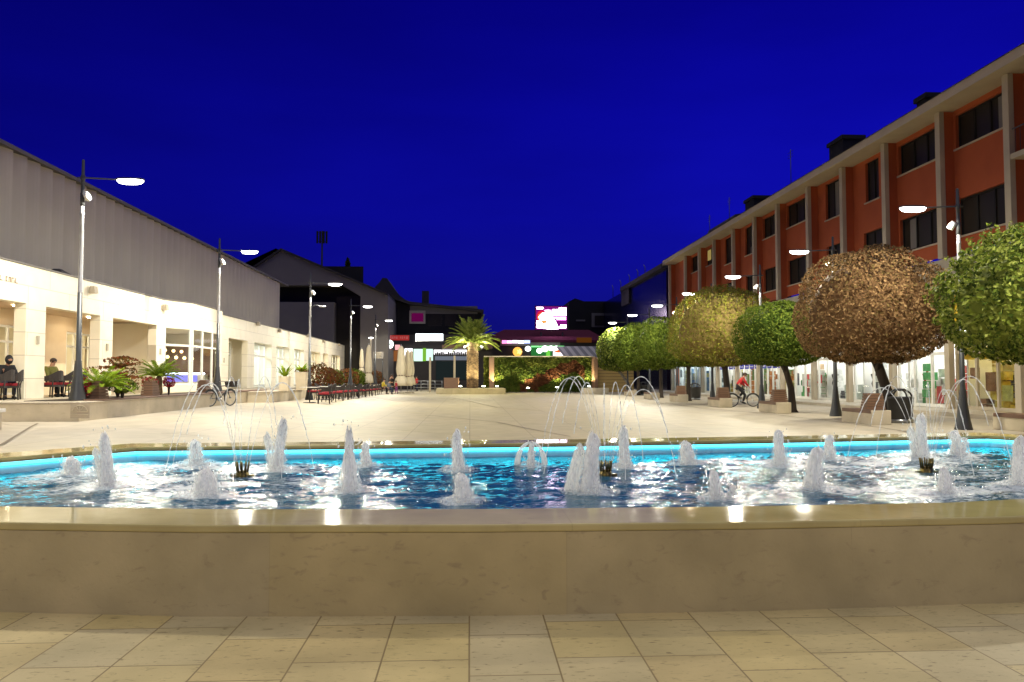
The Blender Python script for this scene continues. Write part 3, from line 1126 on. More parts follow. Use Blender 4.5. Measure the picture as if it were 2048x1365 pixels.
# left row: base x, y, height of the base
LEFT = [(-11.2, 23.1, .83, 'tallest looking lamp post on the left, rising from the near planter by the cycads'),
        (-11.35, 36.0, .83, 'lamp post behind the parked bicycle on the left'),
        (-8.75, 43.4, .25, 'lamp post beside the red cushioned chairs, with a small second lamp on its pole'),
        (-9.6, 63.7, .84, 'lamp post in front of the dark recess of the grey gabled hall'),
        (-9.5, 79.4, .84, 'farthest lamp post of the left row, above the closed parasols'),
        (-11.35, 9.6, .0, 'lamp post left of the fountain beyond the left edge of the picture'),
        (-11.35, -11.0, .0, 'lamp post on the left behind the viewer')]
RIGHT = [(14.1, 21.8, 'nearest lamp post on the right, rising from the green tree by the litter bin'),
         (14.08, 29.6, 'lamp post between the copper brown tree and the round green tree'),
         (14.05, 37.2, 'lamp post above the round green tree beside the cyclist'),
         (14.05, 44.9, 'lamp post hidden in the yellowing tree left of the cyclist'),
         (14.05, 52.6, 'lamp post at the far end of the red building, left edge of the yellowing tree'),
         (14.05, 60.8, 'lamp post against the dark blue building, second from the far end'),
         (14.05, 69.4, 'farthest lamp post on the right, beside the wooden screen'),
         (14.0, 13.5, 'lamp post right of the fountain beyond the right edge of the picture'),
         (14.0, -10.0, 'lamp post on the right behind the viewer')]
for k, (x, y, z, lab) in enumerate(LEFT):
    if k == 0:
        lamp0.location, lamp0['label'] = (x, y, z), lab
        L = lamp0
    else:
        L = dup(lamp0, (x, y, z), 0, lab)
    LAMPS.append(L)
    for c in L.children:        # the left row carries stronger heads
        if c.type == 'LIGHT':
            if k == 0:
                strong = c.data.copy()
                strong.energy = LAMP_W * 1.6
            c.data = strong
for x, y, lab in RIGHT:
    L = dup(lamp0, (x, y, 0), PI, lab)
    for c in L.children:
        if c.type == 'LIGHT':
            c.data = strong if y < 20 else LAMP_DATA
    LAMPS.append(L)
# small second lamp low on the third left post
mb = MB().tube([(.05, 0, 5.1), (.3, 0, 5.2), (.55, 0, 5.16)], .03, 8)
sl = mb.build('side_arm', mt['pole'], LAMPS[2])
MB().ell((.66, 0, 5.12), (.2, .1, .05)).build('side_lamp', mt['polelight'], sl)


# ================================================================== LEFT: TERRACE AND ARCADE
TZ = .80     # terrace floor


def left_side():
    mb = MB()
    mb.span((-40, 21.9, -.3), (-12.62, 95, TZ))
    mb.span((-12.62, 41.2, -.3), (-11.4, 95, TZ))
    structure(mb.build('terrace', mt['terrace'], bevel=.015))
    # long planter with a wooden seat strip
    t = thing('stone_planter', 'long low stone planter with a wooden seat edge under the near left lamp post', 'planter', (-11.5, 21.6, 0))
    o = t.location
    MB().span((-12.6, 21.6, 0), (-10.42, 41.1, .79)).build('wall', mt['terrace'], t, o, bevel=.015)
    MB().span((-12.63, 21.57, .79), (-10.39, 41.13, .832)).build('coping', mt['plaza'], t, o, bevel=.01)
    MB().span((-10.95, 22.9, .833), (-10.37, 40.9, .875)).build('seat_strip', mt['woodseat'], t, o, bevel=.01)
    MB().span((-12.3, 22.4, .833), (-11.0, 40.6, .85)).build('soil', mt['soil'], t, o)
    # carved plaque on the front face
    c = at(160, 822, 21.58)
    p = thing('stone_plaque', 'small carved plaque with an arch set in the front of the long planter', 'plaque', (c.x, 21.6, c.z))
    f = MB()
    f.span((c.x - .25, 21.575, c.z - .2), (c.x + .25, 21.6, c.z + .2))
    f.build('panel', mt['pale'], p, p.location)
    f = MB()
    arc = [(c.x + .2 * math.cos(a), 21.56, c.z - .02 + .16 * math.sin(a)) for a in [PI * k / 10 for k in range(11)]]
    f.tube(arc, .014, 6)
    f.tube([(c.x - .2, 21.56, c.z - .02), (c.x + .2, 21.56, c.z - .02)], .012, 6)
    for q in (-.1, 0, .1):
        f.tube([(c.x, 21.56, c.z - .02), (c.x + q, 21.56, c.z + .12)], .008, 6)
    f.tube([(c.x - .22, 21.56, c.z - .1), (c.x + .22, 21.56, c.z - .1)], .012, 6)
    f.build('relief', mt['terrace'], p, p.location)
    # step at its foot and stone block at the left edge
    a, b = gp(44, 833), gp(92, 833)
    st = MB().span((a.x - .6, a.y - .1, 0), (b.x, a.y + 1.2, .49)).build('stone_step', mt['terrace'], bevel=.012, org=(a.x, a.y, 0))
    tag(st, 'low stone step between the terrace and the front of the long planter', 'step')
    t = thing('stone_bench', 'stone block bench cut by the left edge of the picture', 'bench', (-10.9, 17.6, 0))
    MB().span((-13.2, 17.3, 0), (-10.45, 18.2, .72)).build('block', mt['terrace'], t, t.location, bevel=.015)
    MB().span((-13.25, 17.25, .72), (-10.40, 18.25, .80)).build('top_slab', mt['white'], t, t.location, bevel=.012)
    MB().span((-13.2, 17.285, .45), (-11.0, 17.31, .66)).build('wood_inlay', mt['woodseat'], t, t.location)
    # second low block carrying the cream pots
    t = thing('stone_planter', 'short stone block carrying the cream square pots, left of the chair rows', 'planter', (-9.8, 40, 0))
    MB().span((-11.0, 37.4, 0), (-9.25, 44.0, .78)).build('wall', mt['terrace'], t, t.location, bevel=.015)
    MB().span((-11.03, 37.37, .78), (-9.22, 44.03, .83)).build('coping', mt['plaza'], t, t.location, bevel=.01)
    # far planter with the maple shrubs behind the chairs
    t = thing('stone_planter', 'low stone planter of red and green shrubs behind the chair rows', 'planter', (-10.4, 58, 0))
    MB().span((-11.3, 50.5, 0), (-9.3, 89, .75)).build('wall', mt['terrace'], t, t.location, bevel=.015)
    MB().span((-11.1, 50.8, .75), (-9.5, 88.6, .78)).build('soil', mt['soil'], t, t.location)


left_side()

ROOF = 5.16
BEAM = 3.92
PIL = [(20.9, 22.1), (26.4, 27.6), (31.55, 32.65), (37.1, 37.9)]
PIL2 = [(46.05, 48.0), (52.05, 53.6), (58.25, 59.6), (63.8, 65.6), (69.5, 72.5), (76.8, 78.4), (81.1, 83.1), (88.5, 92.8)]


def arcade():
    t = thing('arcade_building', 'long single storey cream arcade with square pillars and shops, lit along the left side', 'arcade', (-16, 50, TZ))
    o = t.location
    X = -14.5
    mb = MB()
    # walls: straight, bay window, straight
    holes = [(a[1], b[0], TZ, BEAM) for a, b in zip(PIL, PIL[1:])]
    holes.append((14.3, PIL[0][0], TZ, BEAM))
    facade(mb, lambda u, v, d: (X - d, u, v), 13.0, 37.9, TZ - .3, ROOF, holes, .38)
    holes2 = [(a[1], b[0], TZ, BEAM - .05) for a, b in zip(PIL2, PIL2[1:])]
    facade(mb, lambda u, v, d: (X - d, u, v), 46.05, 92.8, TZ - .3, ROOF, holes2, .38)
    bay = [(X, 37.9), (-13.75, 39.7), (-13.75, 44.3), (X, 46.05)]
    glz = []
    for a, b in zip(bay, bay[1:]):
        A, B = Vector((*a, 0)), Vector((*b, 0))
        ln = (B - A).length
        d = (B - A) / ln
        nr = Vector((-d.y, d.x, 0))     # into the room

        def P(u, v, dd, A=A, d=d, nr=nr):
            q = A + d * u + nr * dd
            return (q.x, q.y, v)
        k = 1 if ln < 3 else 3
        hs = []
        for q in range(k):
            u0 = .14 + (ln - .14) / k * q
            u1 = (ln - .14) / k * (q + 1)
            hs.append((u0, u1, TZ + .35, BEAM - .1))
        facade(mb, P, 0, ln, TZ - .3, ROOF, [(.06, ln - .06, TZ + .3, BEAM - .06)], .12)
        glz.append((P, ln, hs))
    # north end wall
    mb.quad((X, 92.8, TZ - .3), (-18, 92.8, TZ - .3), (-18, 92.8, ROOF), (X, 92.8, ROOF))
    mb.quad((X, 13, TZ - .3), (-18, 13, TZ - .3), (-18, 13, ROOF), (X, 13, ROOF))
    mb.build('wall', mt['cream'], t, o)
    # thin metal capping and flat roof
    mb = MB()
    for a, b in (((X, 13), (X, 37.9)), *zip(bay, bay[1:]), ((X, 46.05), (X, 92.9))):
        A, B = Vector((*a, 0)), Vector((*b, 0))
        d = (B - A).normalized()
        nr = Vector((-d.y, d.x, 0))
        q = [A - nr * .05, B - nr * .05, B + nr * .3, A + nr * .3]
        mb.prism([(p.x, p.y) for p in q], ROOF + .002, ROOF + .05)
    mb.build('parapet_cap', mt['greyclad'], t, o)
    mb = MB()
    mb.prism([(-14.52, 13.05), (-14.52, 37.9), (-13.8, 39.7), (-13.8, 44.3), (-14.52, 46.05), (-14.52, 92.75), (-18, 92.75), (-18, 13.05)], ROOF - .25, ROOF - .04)
    for y, h in ((25.2, .85), (32.4, .75)):     # small dark rooflights
        mb.box((-16.6, y, ROOF + h / 2 - .05), (2.2, 2.2, h), 0, 0, (.1, .1))
    mb.build('roof', mt['roofdark'], t, o)
    # passage ceiling, back wall with glazed shop doors
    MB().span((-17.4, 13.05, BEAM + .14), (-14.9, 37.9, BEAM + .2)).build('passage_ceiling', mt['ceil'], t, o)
    mb = MB()
    doors = [(14.5, 18.5, TZ + .02, 3.1), (20.6, 24.6, TZ + .02, 3.2), (29.4, 32.6, TZ + .02, 3.45), (34.4, 37.2, TZ + .02, 3.45)]
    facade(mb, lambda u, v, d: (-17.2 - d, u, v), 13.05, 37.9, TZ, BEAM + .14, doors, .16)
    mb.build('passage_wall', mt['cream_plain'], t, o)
    for k, (a, b, c, d) in enumerate(doors):
        fr = MB()
        n = 4
        for q in range(n + 1):
            y = a + .04 + (b - a - .08) * q / n
            fr.span((-17.30, y - .045, c), (-17.22, y + .045, d))
        for z in (c + .06, d - .62, d - .05):
            fr.span((-17.29, a, z - .04), (-17.23, b, z + .04))
        f = fr.build('door_frame', mt['white'], t, o)
        MB().quad((-17.26, a, c), (-17.26, b, c), (-17.26, b, d), (-17.26, a, d)).build('pane', mt['glass'], f, o)
    # shop glazing in the bay and in the northern openings
    for P, ln, hs in glz:
        fr = MB()
        n = len(hs)
        for q in range(n + 1):
            u = max(.1, min(ln - .1, ln * q / n))
            a, b, c, d = P(u - .085, 0, .02), P(u + .085, 0, .02), P(u + .085, 0, .1), P(u - .085, 0, .1)
            fr.prism([a[:2], b[:2], c[:2], d[:2]], TZ + .3, BEAM - .062)
        for z in (TZ + .36, 3.05):
            a, b, c, d = P(.06, 0, .03), P(ln - .06, 0, .03), P(ln - .06, 0, .09), P(.06, 0, .09)
            fr.prism([a[:2], b[:2], c[:2], d[:2]], z - .05, z + .05)
        f = fr.build('bay_window', mt['white'], t, o)
        a, b = P(.07, 0, .06), P(ln - .07, 0, .06)
        g = MB().quad((a[0], a[1], TZ + .3), (b[0], b[1], TZ + .3), (b[0], b[1], BEAM - .06), (a[0], a[1], BEAM - .06))
        g.build('pane', mt['glass'], f, o)
    for k, (a, b) in enumerate(zip(PIL2, PIL2[1:])):
        u0, u1 = a[1], b[0]
        fr = MB()
        n = 3
        xx = -15.0 if k else -15.6
        for q in range(n + 1):
            y = u0 + .06 + (u1 - u0 - .12) * q / n
            fr.span((xx - .05, y - .06, TZ), (xx + .05, y + .06, BEAM - .06))
        for z in (TZ + .12, 3.0, BEAM - .12):
            fr.span((xx - .04, u0, z - .06), (xx + .04, u1, z + .06))
        if k in (1, 2):
            for z in (1.4, 1.9, 2.4):
                fr.span((xx - .03, u0, z - .025), (xx + .03, u0 + (u1 - u0) / 3, z + .025))
        f = fr.build('shop_window', mt['white'], t, o)
        MB().quad((xx, u0, TZ), (xx, u1, TZ), (xx, u1, BEAM - .05), (xx, u0, BEAM - .05)).build('pane', mt['glass'], f, o)
    # rooms behind the glass
    mb = MB()
    mb.quad((-20.6, 13.1, TZ), (-20.6, 37.9, TZ), (-20.6, 37.9, 4), (-20.6, 13.1, 4))
    for y in (13.1, 19.5, 27.0, 33.4, 37.95):
        mb.quad((-17.45, y, TZ), (-20.6, y, TZ), (-20.6, y, 4), (-17.45, y, 4))
    mb.quad((-17.45, 13.1, 4), (-17.45, 37.9, 4), (-20.6, 37.9, 4), (-20.6, 13.1, 4))
    mb.quad((-17.9, 37.5, TZ), (-17.9, 92.7, TZ), (-17.9, 92.7, BEAM + .1), (-17.9, 37.5, BEAM + .1))
    mb.quad((-17.9, 37.5, BEAM + .1), (-17.9, 92.7, BEAM + .1), (-14.9, 92.7, BEAM + .1), (-14.9, 37.5, BEAM + .1))
    for y in (38.05, 46.9, 53, 59, 64.6, 71, 77.6, 82.2, 92.65):
        mb.quad((-14.95, y, TZ), (-17.9, y, TZ), (-17.9, y, BEAM + .1), (-14.95, y, BEAM + .1))
    mb.build('shop_room', mt['room'], t, o)
    warm = EM('warm_ceiling_panel', (1, .84, .58), 17)
    cool = EM('cool_ceiling_panel', (.86, .95, 1), 22)
    amber = EM('amber_pendant_lamp', (1, .66, .30), 5)
    spot = EM('passage_downlight', (1, .82, .56), 130)
    blue = EM('blue_counter_light', (.30, .28, 1), 1.3)

    def panel(x0, x1, y0, y1, z, m):
        MB().span((x0, y0, z - .03), (x1, y1, z)).build('ceiling_light', m, t, o)
    for y, m in ((16.3, cool), (22.6, cool), (29.5, warm), (34.9, warm)):
        panel(-19.6, -18.4, y - 1.2, y + 1.2, 3.95, m)
    for y in (17, 23, 28.6, 34):
        MB().lathe([(.15, 0), (.15, .03)], (-16.0, y, BEAM + .10), 14).build('downlight', spot, t, o)
    for a, b, m in ((53.7, 58.2, cool), (59.7, 63.7, cool), (65.7, 69.4, cool), (72.6, 76.7, warm), (78.5, 81, warm), (83.2, 88.4, warm)):
        if m:
            panel(-17.2, -15.8, a + .5, b - .5, BEAM + .06, m)
    panel(-17.5, -17.0, 39.5, 44, BEAM + .06, EM('soft_ceiling_panel', (1, .9, .75), 15))
    panel(-17.5, -17.2, 48, 50.5, BEAM + .06, EM('dim_ceiling_panel', (1, .86, .55), 14))
    # lounge in the bay: pendant globes, brown wall panel, blue counter
    for y in (41.4, 42.6, 43.8, 45.0):
        for z in (2.55, 2.95):
            MB().ell((-15.6 - .7 * (z > 2.7), y + .3 * (z > 2.7), z), (.09, .09, .09)).build('pendant_lamp', amber, t, o)
    MB().span((-17.7, 46.76, 1.5), (-14.98, 46.83, 3.3)).build('brown_panel', mt['wood'], t, o)
    MB().span((-17.4, 45.9, TZ), (-15.2, 46.5, 1.65)).build('counter', mt['room'], t, o)
    MB().span((-17.4, 45.85, 1.68), (-15.2, 45.95, 1.74)).build('counter_light', EM('white_counter_light', (.8, .85, 1), 12), t, o)
    MB().span((-17.3, 45.87, 1.25), (-15.6, 45.89, 1.62)).build('counter_front', blue, t, o)
    # bright goods on the shop walls farther on
    rs = random.Random(5)
    for a, b in ((53.7, 58.2), (59.7, 63.7), (65.7, 69.4), (72.6, 76.7), (78.5, 81), (83.2, 88.4)):
        for q in range(3):
            y = a + (b - a) * (q + .5) / 3
            c = rs.choice([(.7, .7, .68), (.5, .6, .7), (.12, .2, .4), (.6, .5, .35), (.1, .1, .12), (.6, .65, .6)])
            MB().span((-17.85, y - .45, TZ + .2), (-17.6, y + .45, TZ + rs.uniform(1.2, 2.4))).build('display_shelf', M('shelf_goods', c, tuple(v * .5 for v in c), 3, .6), t, o)
    # floodlight boxes fixed on the beam
    for px, py in ((180, 580), (325, 615), (513, 648), (556, 662), (613, 672), (645, 683), (676, 690)):
        d = ray(px, py)
        Y = X * d.y / d.x
        c = at(px, py, Y)
        w = MB().box((X + .14, Y, c.z), (.22, .30, .26), 0, 0, (.7, .9))
        w.tube([(X, Y, c.z), (X + .08, Y, c.z)], .05, 8)
        w.build('wall_light', mt['pale'], t, o)
    # faint sign lettering on the first beam: a row of small cut strokes
    for row, (z, y0, y1, sz) in enumerate(((4.50, 22.9, 26.0, .16), (4.18, 22.2, 24.4, .14))):
        mb = MB()
        y = y0
        while y < y1 - .14:
            w = rs.choice([.08, .1, .12])
            k = rs.randrange(4)
            mb.span((X, y, z), (X + .012, y + .022, z + sz))
            if k != 1:
                mb.span((X, y + .024, z + sz - .03), (X + .011, y + w, z + sz))
            if k in (1, 2):
                mb.span((X, y + .024, z), (X + .011, y + w, z + .028))
            if k in (0, 3):
                mb.span((X, y + w + .001, z), (X + .012, y + w + .022, z + sz - (.0 if k else .07)))
            y += w + .075 + (.12 if rs.random() < .15 else 0)
        mb.build('sign_lettering', mt['wood'], t, o)
    # pillar fittings
    for y, z in ((27.1, 2.75), (32.15, 2.7), (37.55, 2.7), (47.1, 2.5)):
        MB().span((X, y - .06, z - .14), (X + .05, y + .06, z + .14)).build('pillar_lamp', mt['greyband'], t, o)


arcade()


def hall():
    t = thing('ribbed_hall', 'tall dark grey hall with vertical ribbed metal cladding rising behind the cream arcade', 'building', (-24, 40, 0))
    o = t.location
    X = -18.05
    mb = MB()
    ys, xs = [], []
    y = 6.0
    p = .98
    while y < 74.3:
        for q in range(6):
            ys.append(y + p * q / 6)
            xs.append(X - .02 + .21 * math.sin(PI * .5 * q / 5) ** 1.3)
        y += p
    ys.append(74.5)
    xs.append(X)
    zs = (4.8, 7.6, 10.36)
    vs = [(x, yy, z) for z in zs for x, yy in zip(xs, ys)]
    k = len(xs)
    fs = [(j * k + i, j * k + i + 1, (j + 1) * k + i + 1, (j + 1) * k + i) for j in range(len(zs) - 1) for i in range(k - 1)]
    mb.add(vs, fs, 0, False)
    mb.quad((X, 74.5, 0), (-34, 74.5, 0), (-34, 74.5, 10.36), (X, 74.5, 10.36))
    mb.quad((X, 6, 0), (-34, 6, 0), (-34, 6, 10.36), (X, 6, 10.36))
    mb.build('wall', mt['rib'], t, o)
    MB().span((-34, 5.6, 10.37), (-17.75, 77.6, 10.52)).build('roof', mt['greyclad'], t, o)
    # grey gabled hall behind it
    Y = 90.0
    t = thing('gabled_hall', 'large dark grey hall with a sloping roofline and a black recess, beyond the cream arcade', 'building', (-16, Y, 0))
    o = t.location

    def q(px, py, Yq=Y):
        v = at(px, py, Yq)
        return (v.x, v.z)
    prof = [(q(505, 540)[0] - 6, 0), (q(505, 540)[0] - 6, q(505, 540)[1] - 4), q(563, 502), q(776, 592), (q(777, 700)[0], 0)]
    mb = MB()
    # front wall cut by two recesses
    zt, zb = q(600, 571)[1], q(600, 604)[1]
    xa, xb = q(550, 600)[0], q(676, 600)[0]
    xc, xd = q(668, 600)[0], q(721, 600)[0]
    mb.yprism(prof, Y + 2.2, Y + 22)
    top = lambda x: prof[2][1] + (prof[3][1] - prof[2][1]) * (x - prof[2][0]) / (prof[3][0] - prof[2][0])
    mb.yprism([(prof[0][0], zt), prof[1], prof[2], (xa, top(xa)), (xb, top(xb)), (xb, zt)], Y, Y + 2.19)
    mb.yprism([(xb + .002, zt + .3), (xb + .002, top(xb)), (xd, top(xd)), (xd, zt - 1.2)], Y, Y + 2.19)
    mb.yprism([(xd + .003, 0), (xd + .003, top(xd)), prof[3], prof[4]], Y, Y + 2.19)
    mb.build('wall', mt['greyclad'], t, o)
    MB().span((prof[0][0], Y + .3, 0), (xc, Y + 2.19, zb)).build('lower_block', mt['greyclad'], t, o)
    MB().span((prof[0][0] + .1, Y + 2.12, zb + .003), (xd, Y + 2.195, zt + 2.5)).build('recess', mt['darkclad'], t, o)
    MB().span((xc + .003, Y + 1.6, 0), (xd - .003, Y + 2.1, zt - 1.0)).build('dark_glazing', mt['darkglass'], t, o)
    r = MB()
    for (a, b) in ((prof[1], prof[2]), (prof[2], prof[3])):
        r.yprism([(a[0], a[1] + .01), (b[0], b[1] + .01), (b[0], b[1] + .25), (a[0], a[1] + .25)], Y - .35, Y + 22.2)
    r.build('roof', mt['roofdark'], t, o)


hall()


# ================================================================== RIGHT: TERRACOTTA BUILDING WITH SHOPS
PX = 20.3      # pilaster face
WX = 20.95      # wall face
PY = [15.4, 19.7, 24.0, 28.35, 32.7, 37.23, 41.64, 46.02, 50.77, 55.04, 59.6, 64.4, 68.6, 73.2, 79.0]


def red_building():
    t = thing('terracotta_building', 'long three storey terracotta building with pale pilasters, dark windows and shops at street level', 'building', (24, 50, 0))
    o = t.location
    # windows: (bay, floor, from, to, sill, head, kind)
    wins = []
    wide_top = {2: 1, 3: 1, 4: 1, 7: 1, 8: 1, 11: 1, 12: 1}
    for k in range(len(PY) - 1):
        a, b = PY[k] + .18, PY[k + 1] - .18
        w = b - a
        if k < 1:
            continue
        if k in (5, 6, 9, 10):
            wins.append((a + .9 * (k % 2) + .5, b - (1.0 if k != 5 else 1.3), 10.75, 12.85))
            wins.append((a + .6, b - 1.0, 7.6, 9.15))
        else:
            if k < 13:
                wins.append((a + .75, b - .12, 11.36, 12.8))
                wins.append((a + .55, b - .12, 7.55, 9.15))
    mb = MB()
    facade(mb, lambda u, v, d: (WX + d, u, v), 12, 79.0, 6.82, 13.05, wins, .22)
    mb.quad((WX, 79.0, 0), (32, 79.0, 0), (32, 79.0, 13.05), (WX, 79.0, 13.05))
    mb.build('wall', mt['red'], t, o)
    lit = EM('lit_window_blind', (1, .72, .22), .30)
    for k, (a, b, c, d) in enumerate(wins):
        fr = MB()
        x = WX + .16
        n = 3 if b - a > 2.4 else 2
        for q in range(n + 1):
            y = a + .04 + (b - a - .08) * q / n
            fr.span((x - .03, y - .035, c), (x + .03, y + .035, d))
        for z in (c + .04, d - .04):
            fr.span((x - .028, a, z - .04), (x + .028, b, z + .04))
        f = fr.build('window', mt['darkclad'], t, o)
        MB().span((x + .032, a, c), (x + .05, b, d)).build('pane', mt['darkglass'], f, o)
        MB().span((WX - .06, a - .12, c - .09), (WX + .1, b + .10, c - .02)).build('sill', mt['pale'], f, o)
        if k % 3 == 1:      # a curtain drawn part of the way
            y0 = a + .1 + (k % 4) * .22 * (b - a)
            MB().span((x + .004, y0, c + .09), (x + .022, y0 + .5, d - .09)).build('curtain', mt['greyclad'], f, o)
        if (k % 7) == 2:
            MB().span((x - .01, a + .7, c + .1), (x + .03, a + 1.05, c + .55)).build('blind', mt['pale'], f, o)
    # one lit pane near the far end, one pale curtain nearer
    far = [w for w in wins if 64 < w[0] < 68.5 and w[2] > 11] or wins[-1:]
    near = [w for w in wins if 46 < w[0] < 49.5 and w[2] > 11] or wins[:1]
    for w, wd_ in ((far[0], .9),):
        MB().span((WX + .08, w[1] - .15 - wd_, w[2] + .45), (WX + .12, w[1] - .15, w[3] - .1)).build('lit_blind', lit, t, o)
    # pilasters
    for y in PY:
        MB().span((PX, y - .17, 6.62), (PX + .22, y + .17, 13.02)).build('pilaster', mt['pale'], t, o, bevel=.01)
        MB().span((PX + .222, y - .13, 6.62), (WX - .003, y + .13, 13.02)).build('fin', mt['red'], t, o)
    # eave and roof
    MB().span((19.75, 11, 13.03), (21.6, 79.4, 13.43)).build('eave', mt['pale'], t, o, bevel=.015)
    mb = MB()
    mb.yprism([(19.7, 13.435), (28, 15.2), (36, 13.28)], 11, 79.6)
    mb.build('roof', mt['roofdark'], t, o)
    for y, z, w, d in ((48.4, 16.7, 1.9, 1.3), (64.0, 16.5, 2.0, 1.3), (39.2, 16.2, .9, .9)):
        c = MB().span((24 - d / 2, y - w / 2, 13.6), (24 + d / 2, y + w / 2, z - .25))
        c.span((24 - d / 2 - .12, y - w / 2 - .12, z - .249), (24 + d / 2 + .12, y + w / 2 + .12, z))
        c.build('chimney', mt['darkclad'], t, o)
    mb = MB().yprism([(23.0, 13.5), (24.2, 16.4), (27, 16.9), (30, 14)], 70, 78)
    mb.build('dormer', mt['roofdark'], t, o)
    for y, h in ((57, 18.6), (71, 18.2), (83 - 6, 17.8)):
        m = MB().tube([(24, y, 14), (24, y, h)], .03, 6)
        for q in range(3):
            m.tube([(24, y - .5, h - .2 - q * .2), (24, y + .5, h - .2 - q * .2)], .015, 5)
        m.build('antenna', mt['pole'], t, o)
    # balcony at the near end
    b = MB().span((20.2, 20.6, 9.65), (WX - .01, 28.0, 9.85)).build('balcony', mt['pale'], t, o)
    r = MB()
    for q in range(30):
        r.tube([(20.3, 20.7 + q * .246, 9.85), (20.3, 20.7 + q * .246, 10.8)], .012, 5)
    r.tube([(20.3, 20.6, 10.8), (20.3, 28.0, 10.8)], .025, 6)
    r.build('railing', mt['pole'], b, o)
    # grey band, columns, shop ceilings
    MB().span((20.45, 12, 5.0), (WX + .3, 79.0, 6.60)).build('fascia_band', mt['greyband'], t, o)
    for y in PY:
        MB().span((20.47, y - .17, .15), (20.72, y + .17, 4.998)).build('column', mt['pale'], t, o, bevel=.012)
    mb = MB()
    mb.span((25.6, 12, .1), (25.7, 78.9, 5.0))
    mb.span((21.3, 12, 3.75), (25.6, 78.9, 3.85))
    for y in PY:
        mb.span((21.4, y - .06, .15), (25.59, y + .06, 3.74))
    mb.build('shop_room', mt['shoproom'], t, o)
    MB().span((21.3, 12, .1), (25.58, 78.9, .158)).build('shop_floor', mt['greyband'], t, o)
    kinds = {1: 'yellow', 2: 'yellow', 3: 'yellow', 4: 'mixed', 5: 'white', 6: 'white', 7: 'mixed', 8: 'goods', 9: 'goods', 10: 'goods', 11: 'cool', 12: 'cool', 13: 'cool', 0: 'yellow'}
    cw, cy, cc = EM('shop_white_panel', (1, .98, .93), 17), EM('shop_warm_panel', (1, .80, .34), 9), EM('shop_cool_panel', (.80, .92, 1), 13)
    pal = {'yellow': [(.62, .45, .02), (.55, .36, .02), (.20, .07, .02), (.06, .05, .04), (.45, .42, .1), (.7, .6, .2), (.25, .1, .03)],
           'mixed': [(.75, .72, .68), (.6, .08, .08), (.08, .4, .12), (.12, .13, .15), (.7, .5, .3), (.3, .4, .5)],
           'white': [(.8, .8, .78), (.72, .74, .74), (.8, .8, .8), (.1, .1, .12), (.5, .55, .5)],
           'goods': [(.5, .45, .08), (.12, .22, .05), (.6, .55, .2), (.10, .10, .08), (.55, .2, .06), (.65, .62, .5)],
           'cool': [(.4, .5, .6), (.6, .65, .65), (.15, .3, .55), (.65, .6, .2), (.7, .72, .75), (.1, .15, .2)]}
    mats = {k: [M('shop_goods_' + k, c, tuple(v * .6 for v in c), 5, .6) for c in v] for k, v in pal.items()}
    ywall = M('yellow_shop_paint', (.72, .48, .02), (.66, .43, .02), 2, .6)
    rs = random.Random(21)
    for k in range(len(PY) - 1):
        kind = kinds[k]
        a, b = PY[k] + .18, PY[k + 1] - .18
        m = {'yellow': cy, 'cool': cc}.get(kind, cw)
        for q in (22.1, 23.8):
            MB().span((q - .35, a + .4, 3.70), (q + .35, b - .4, 3.745)).build('ceiling_light', m, t, o)
        # front: frame, glass, plinth
        fr = MB()
        x = 20.80
        n = {'white': 2, 'goods': 4}.get(kind, 3)
        for q in range(n + 1):
            y = a + .05 + (b - a - .1) * q / n
            fr.span((x - .05, y - .06, .16), (x + .05, y + .06, 3.6))
        for z in (.24, 2.55, 3.56):
            fr.span((x - .04, a, z - .07), (x + .04, b, z + .07))
        f = fr.build('shop_front', mt['white'] if kind != 'yellow' else mt['pale'], t, o)
        MB().quad((x, a, .16), (x, b, .16), (x, b, 3.6), (x, a, 3.6)).build('pane', mt['glass'], f, o)
        MB().span((20.75, a, 3.63), (21.3, b, 4.99)).build('shop_sign_board', ywall if kind == 'yellow' else mt['greyband'], t, o)
        # goods inside
        if kind == 'yellow':
            MB().span((25.5, a + .1, .2), (25.58, b - .1, 3.6)).build('painted_wall', ywall, t, o)
            MB().span((21.15, a, 2.25), (21.2, b, 2.75)).build('window_banner', ywall, t, o)
        for q in range(16 if kind != 'white' else 6):
            y = rs.uniform(a + .3, b - .3)
            xx = rs.uniform(21.3, 22.3) if q % 2 else rs.uniform(21.5, 25.0)
            w, h = rs.uniform(.25, .9), rs.uniform(.4, 2.3)
            g = MB()
            nsh = max(2, int(h / .35))
            for e in range(nsh):
                g.box((xx + rs.uniform(-.05, .05), y + rs.uniform(-.05, .05), .16 + h / nsh * (e + .5)), (rs.uniform(.25, .45), w * rs.uniform(.7, 1), h / nsh * .9), rs.uniform(-.2, .2))
            g.build('goods_stack', rs.choice(mats[kind]), t, o)
        sh = MB()
        for lv in range(5):
            z = .45 + lv * .55
            sh.span((25.0, a + .1, z - .04), (25.45, b - .1, z), 0)
            y = a + .15
            while y < b - .3 and not (kind == 'white' and lv % 2):
                w, h = rs.uniform(.08, .34), rs.uniform(.14, .42)
                if rs.random() < .8:
                    sh.span((25.02, y, z + .002), (25.3, y + w, z + h), rs.randrange(1, len(mats[kind]) + 1))
                y += w + rs.uniform(.01, .08)
        sh.build('stocked_shelves', [mt['white']] + mats[kind], t, o)
        for q in range(4 if kind in ('goods', 'yellow', 'mixed', 'cool') else 0):
            y = a + (b - a) * (q + .5) / 4
            z0, hh = rs.uniform(.3, 1.6), rs.uniform(.3, .9)
            MB().span((21.25, y - .3, z0), (21.28, y + .3, z0 + hh)).build('window_poster', rs.choice(mats[kind]), t, o)
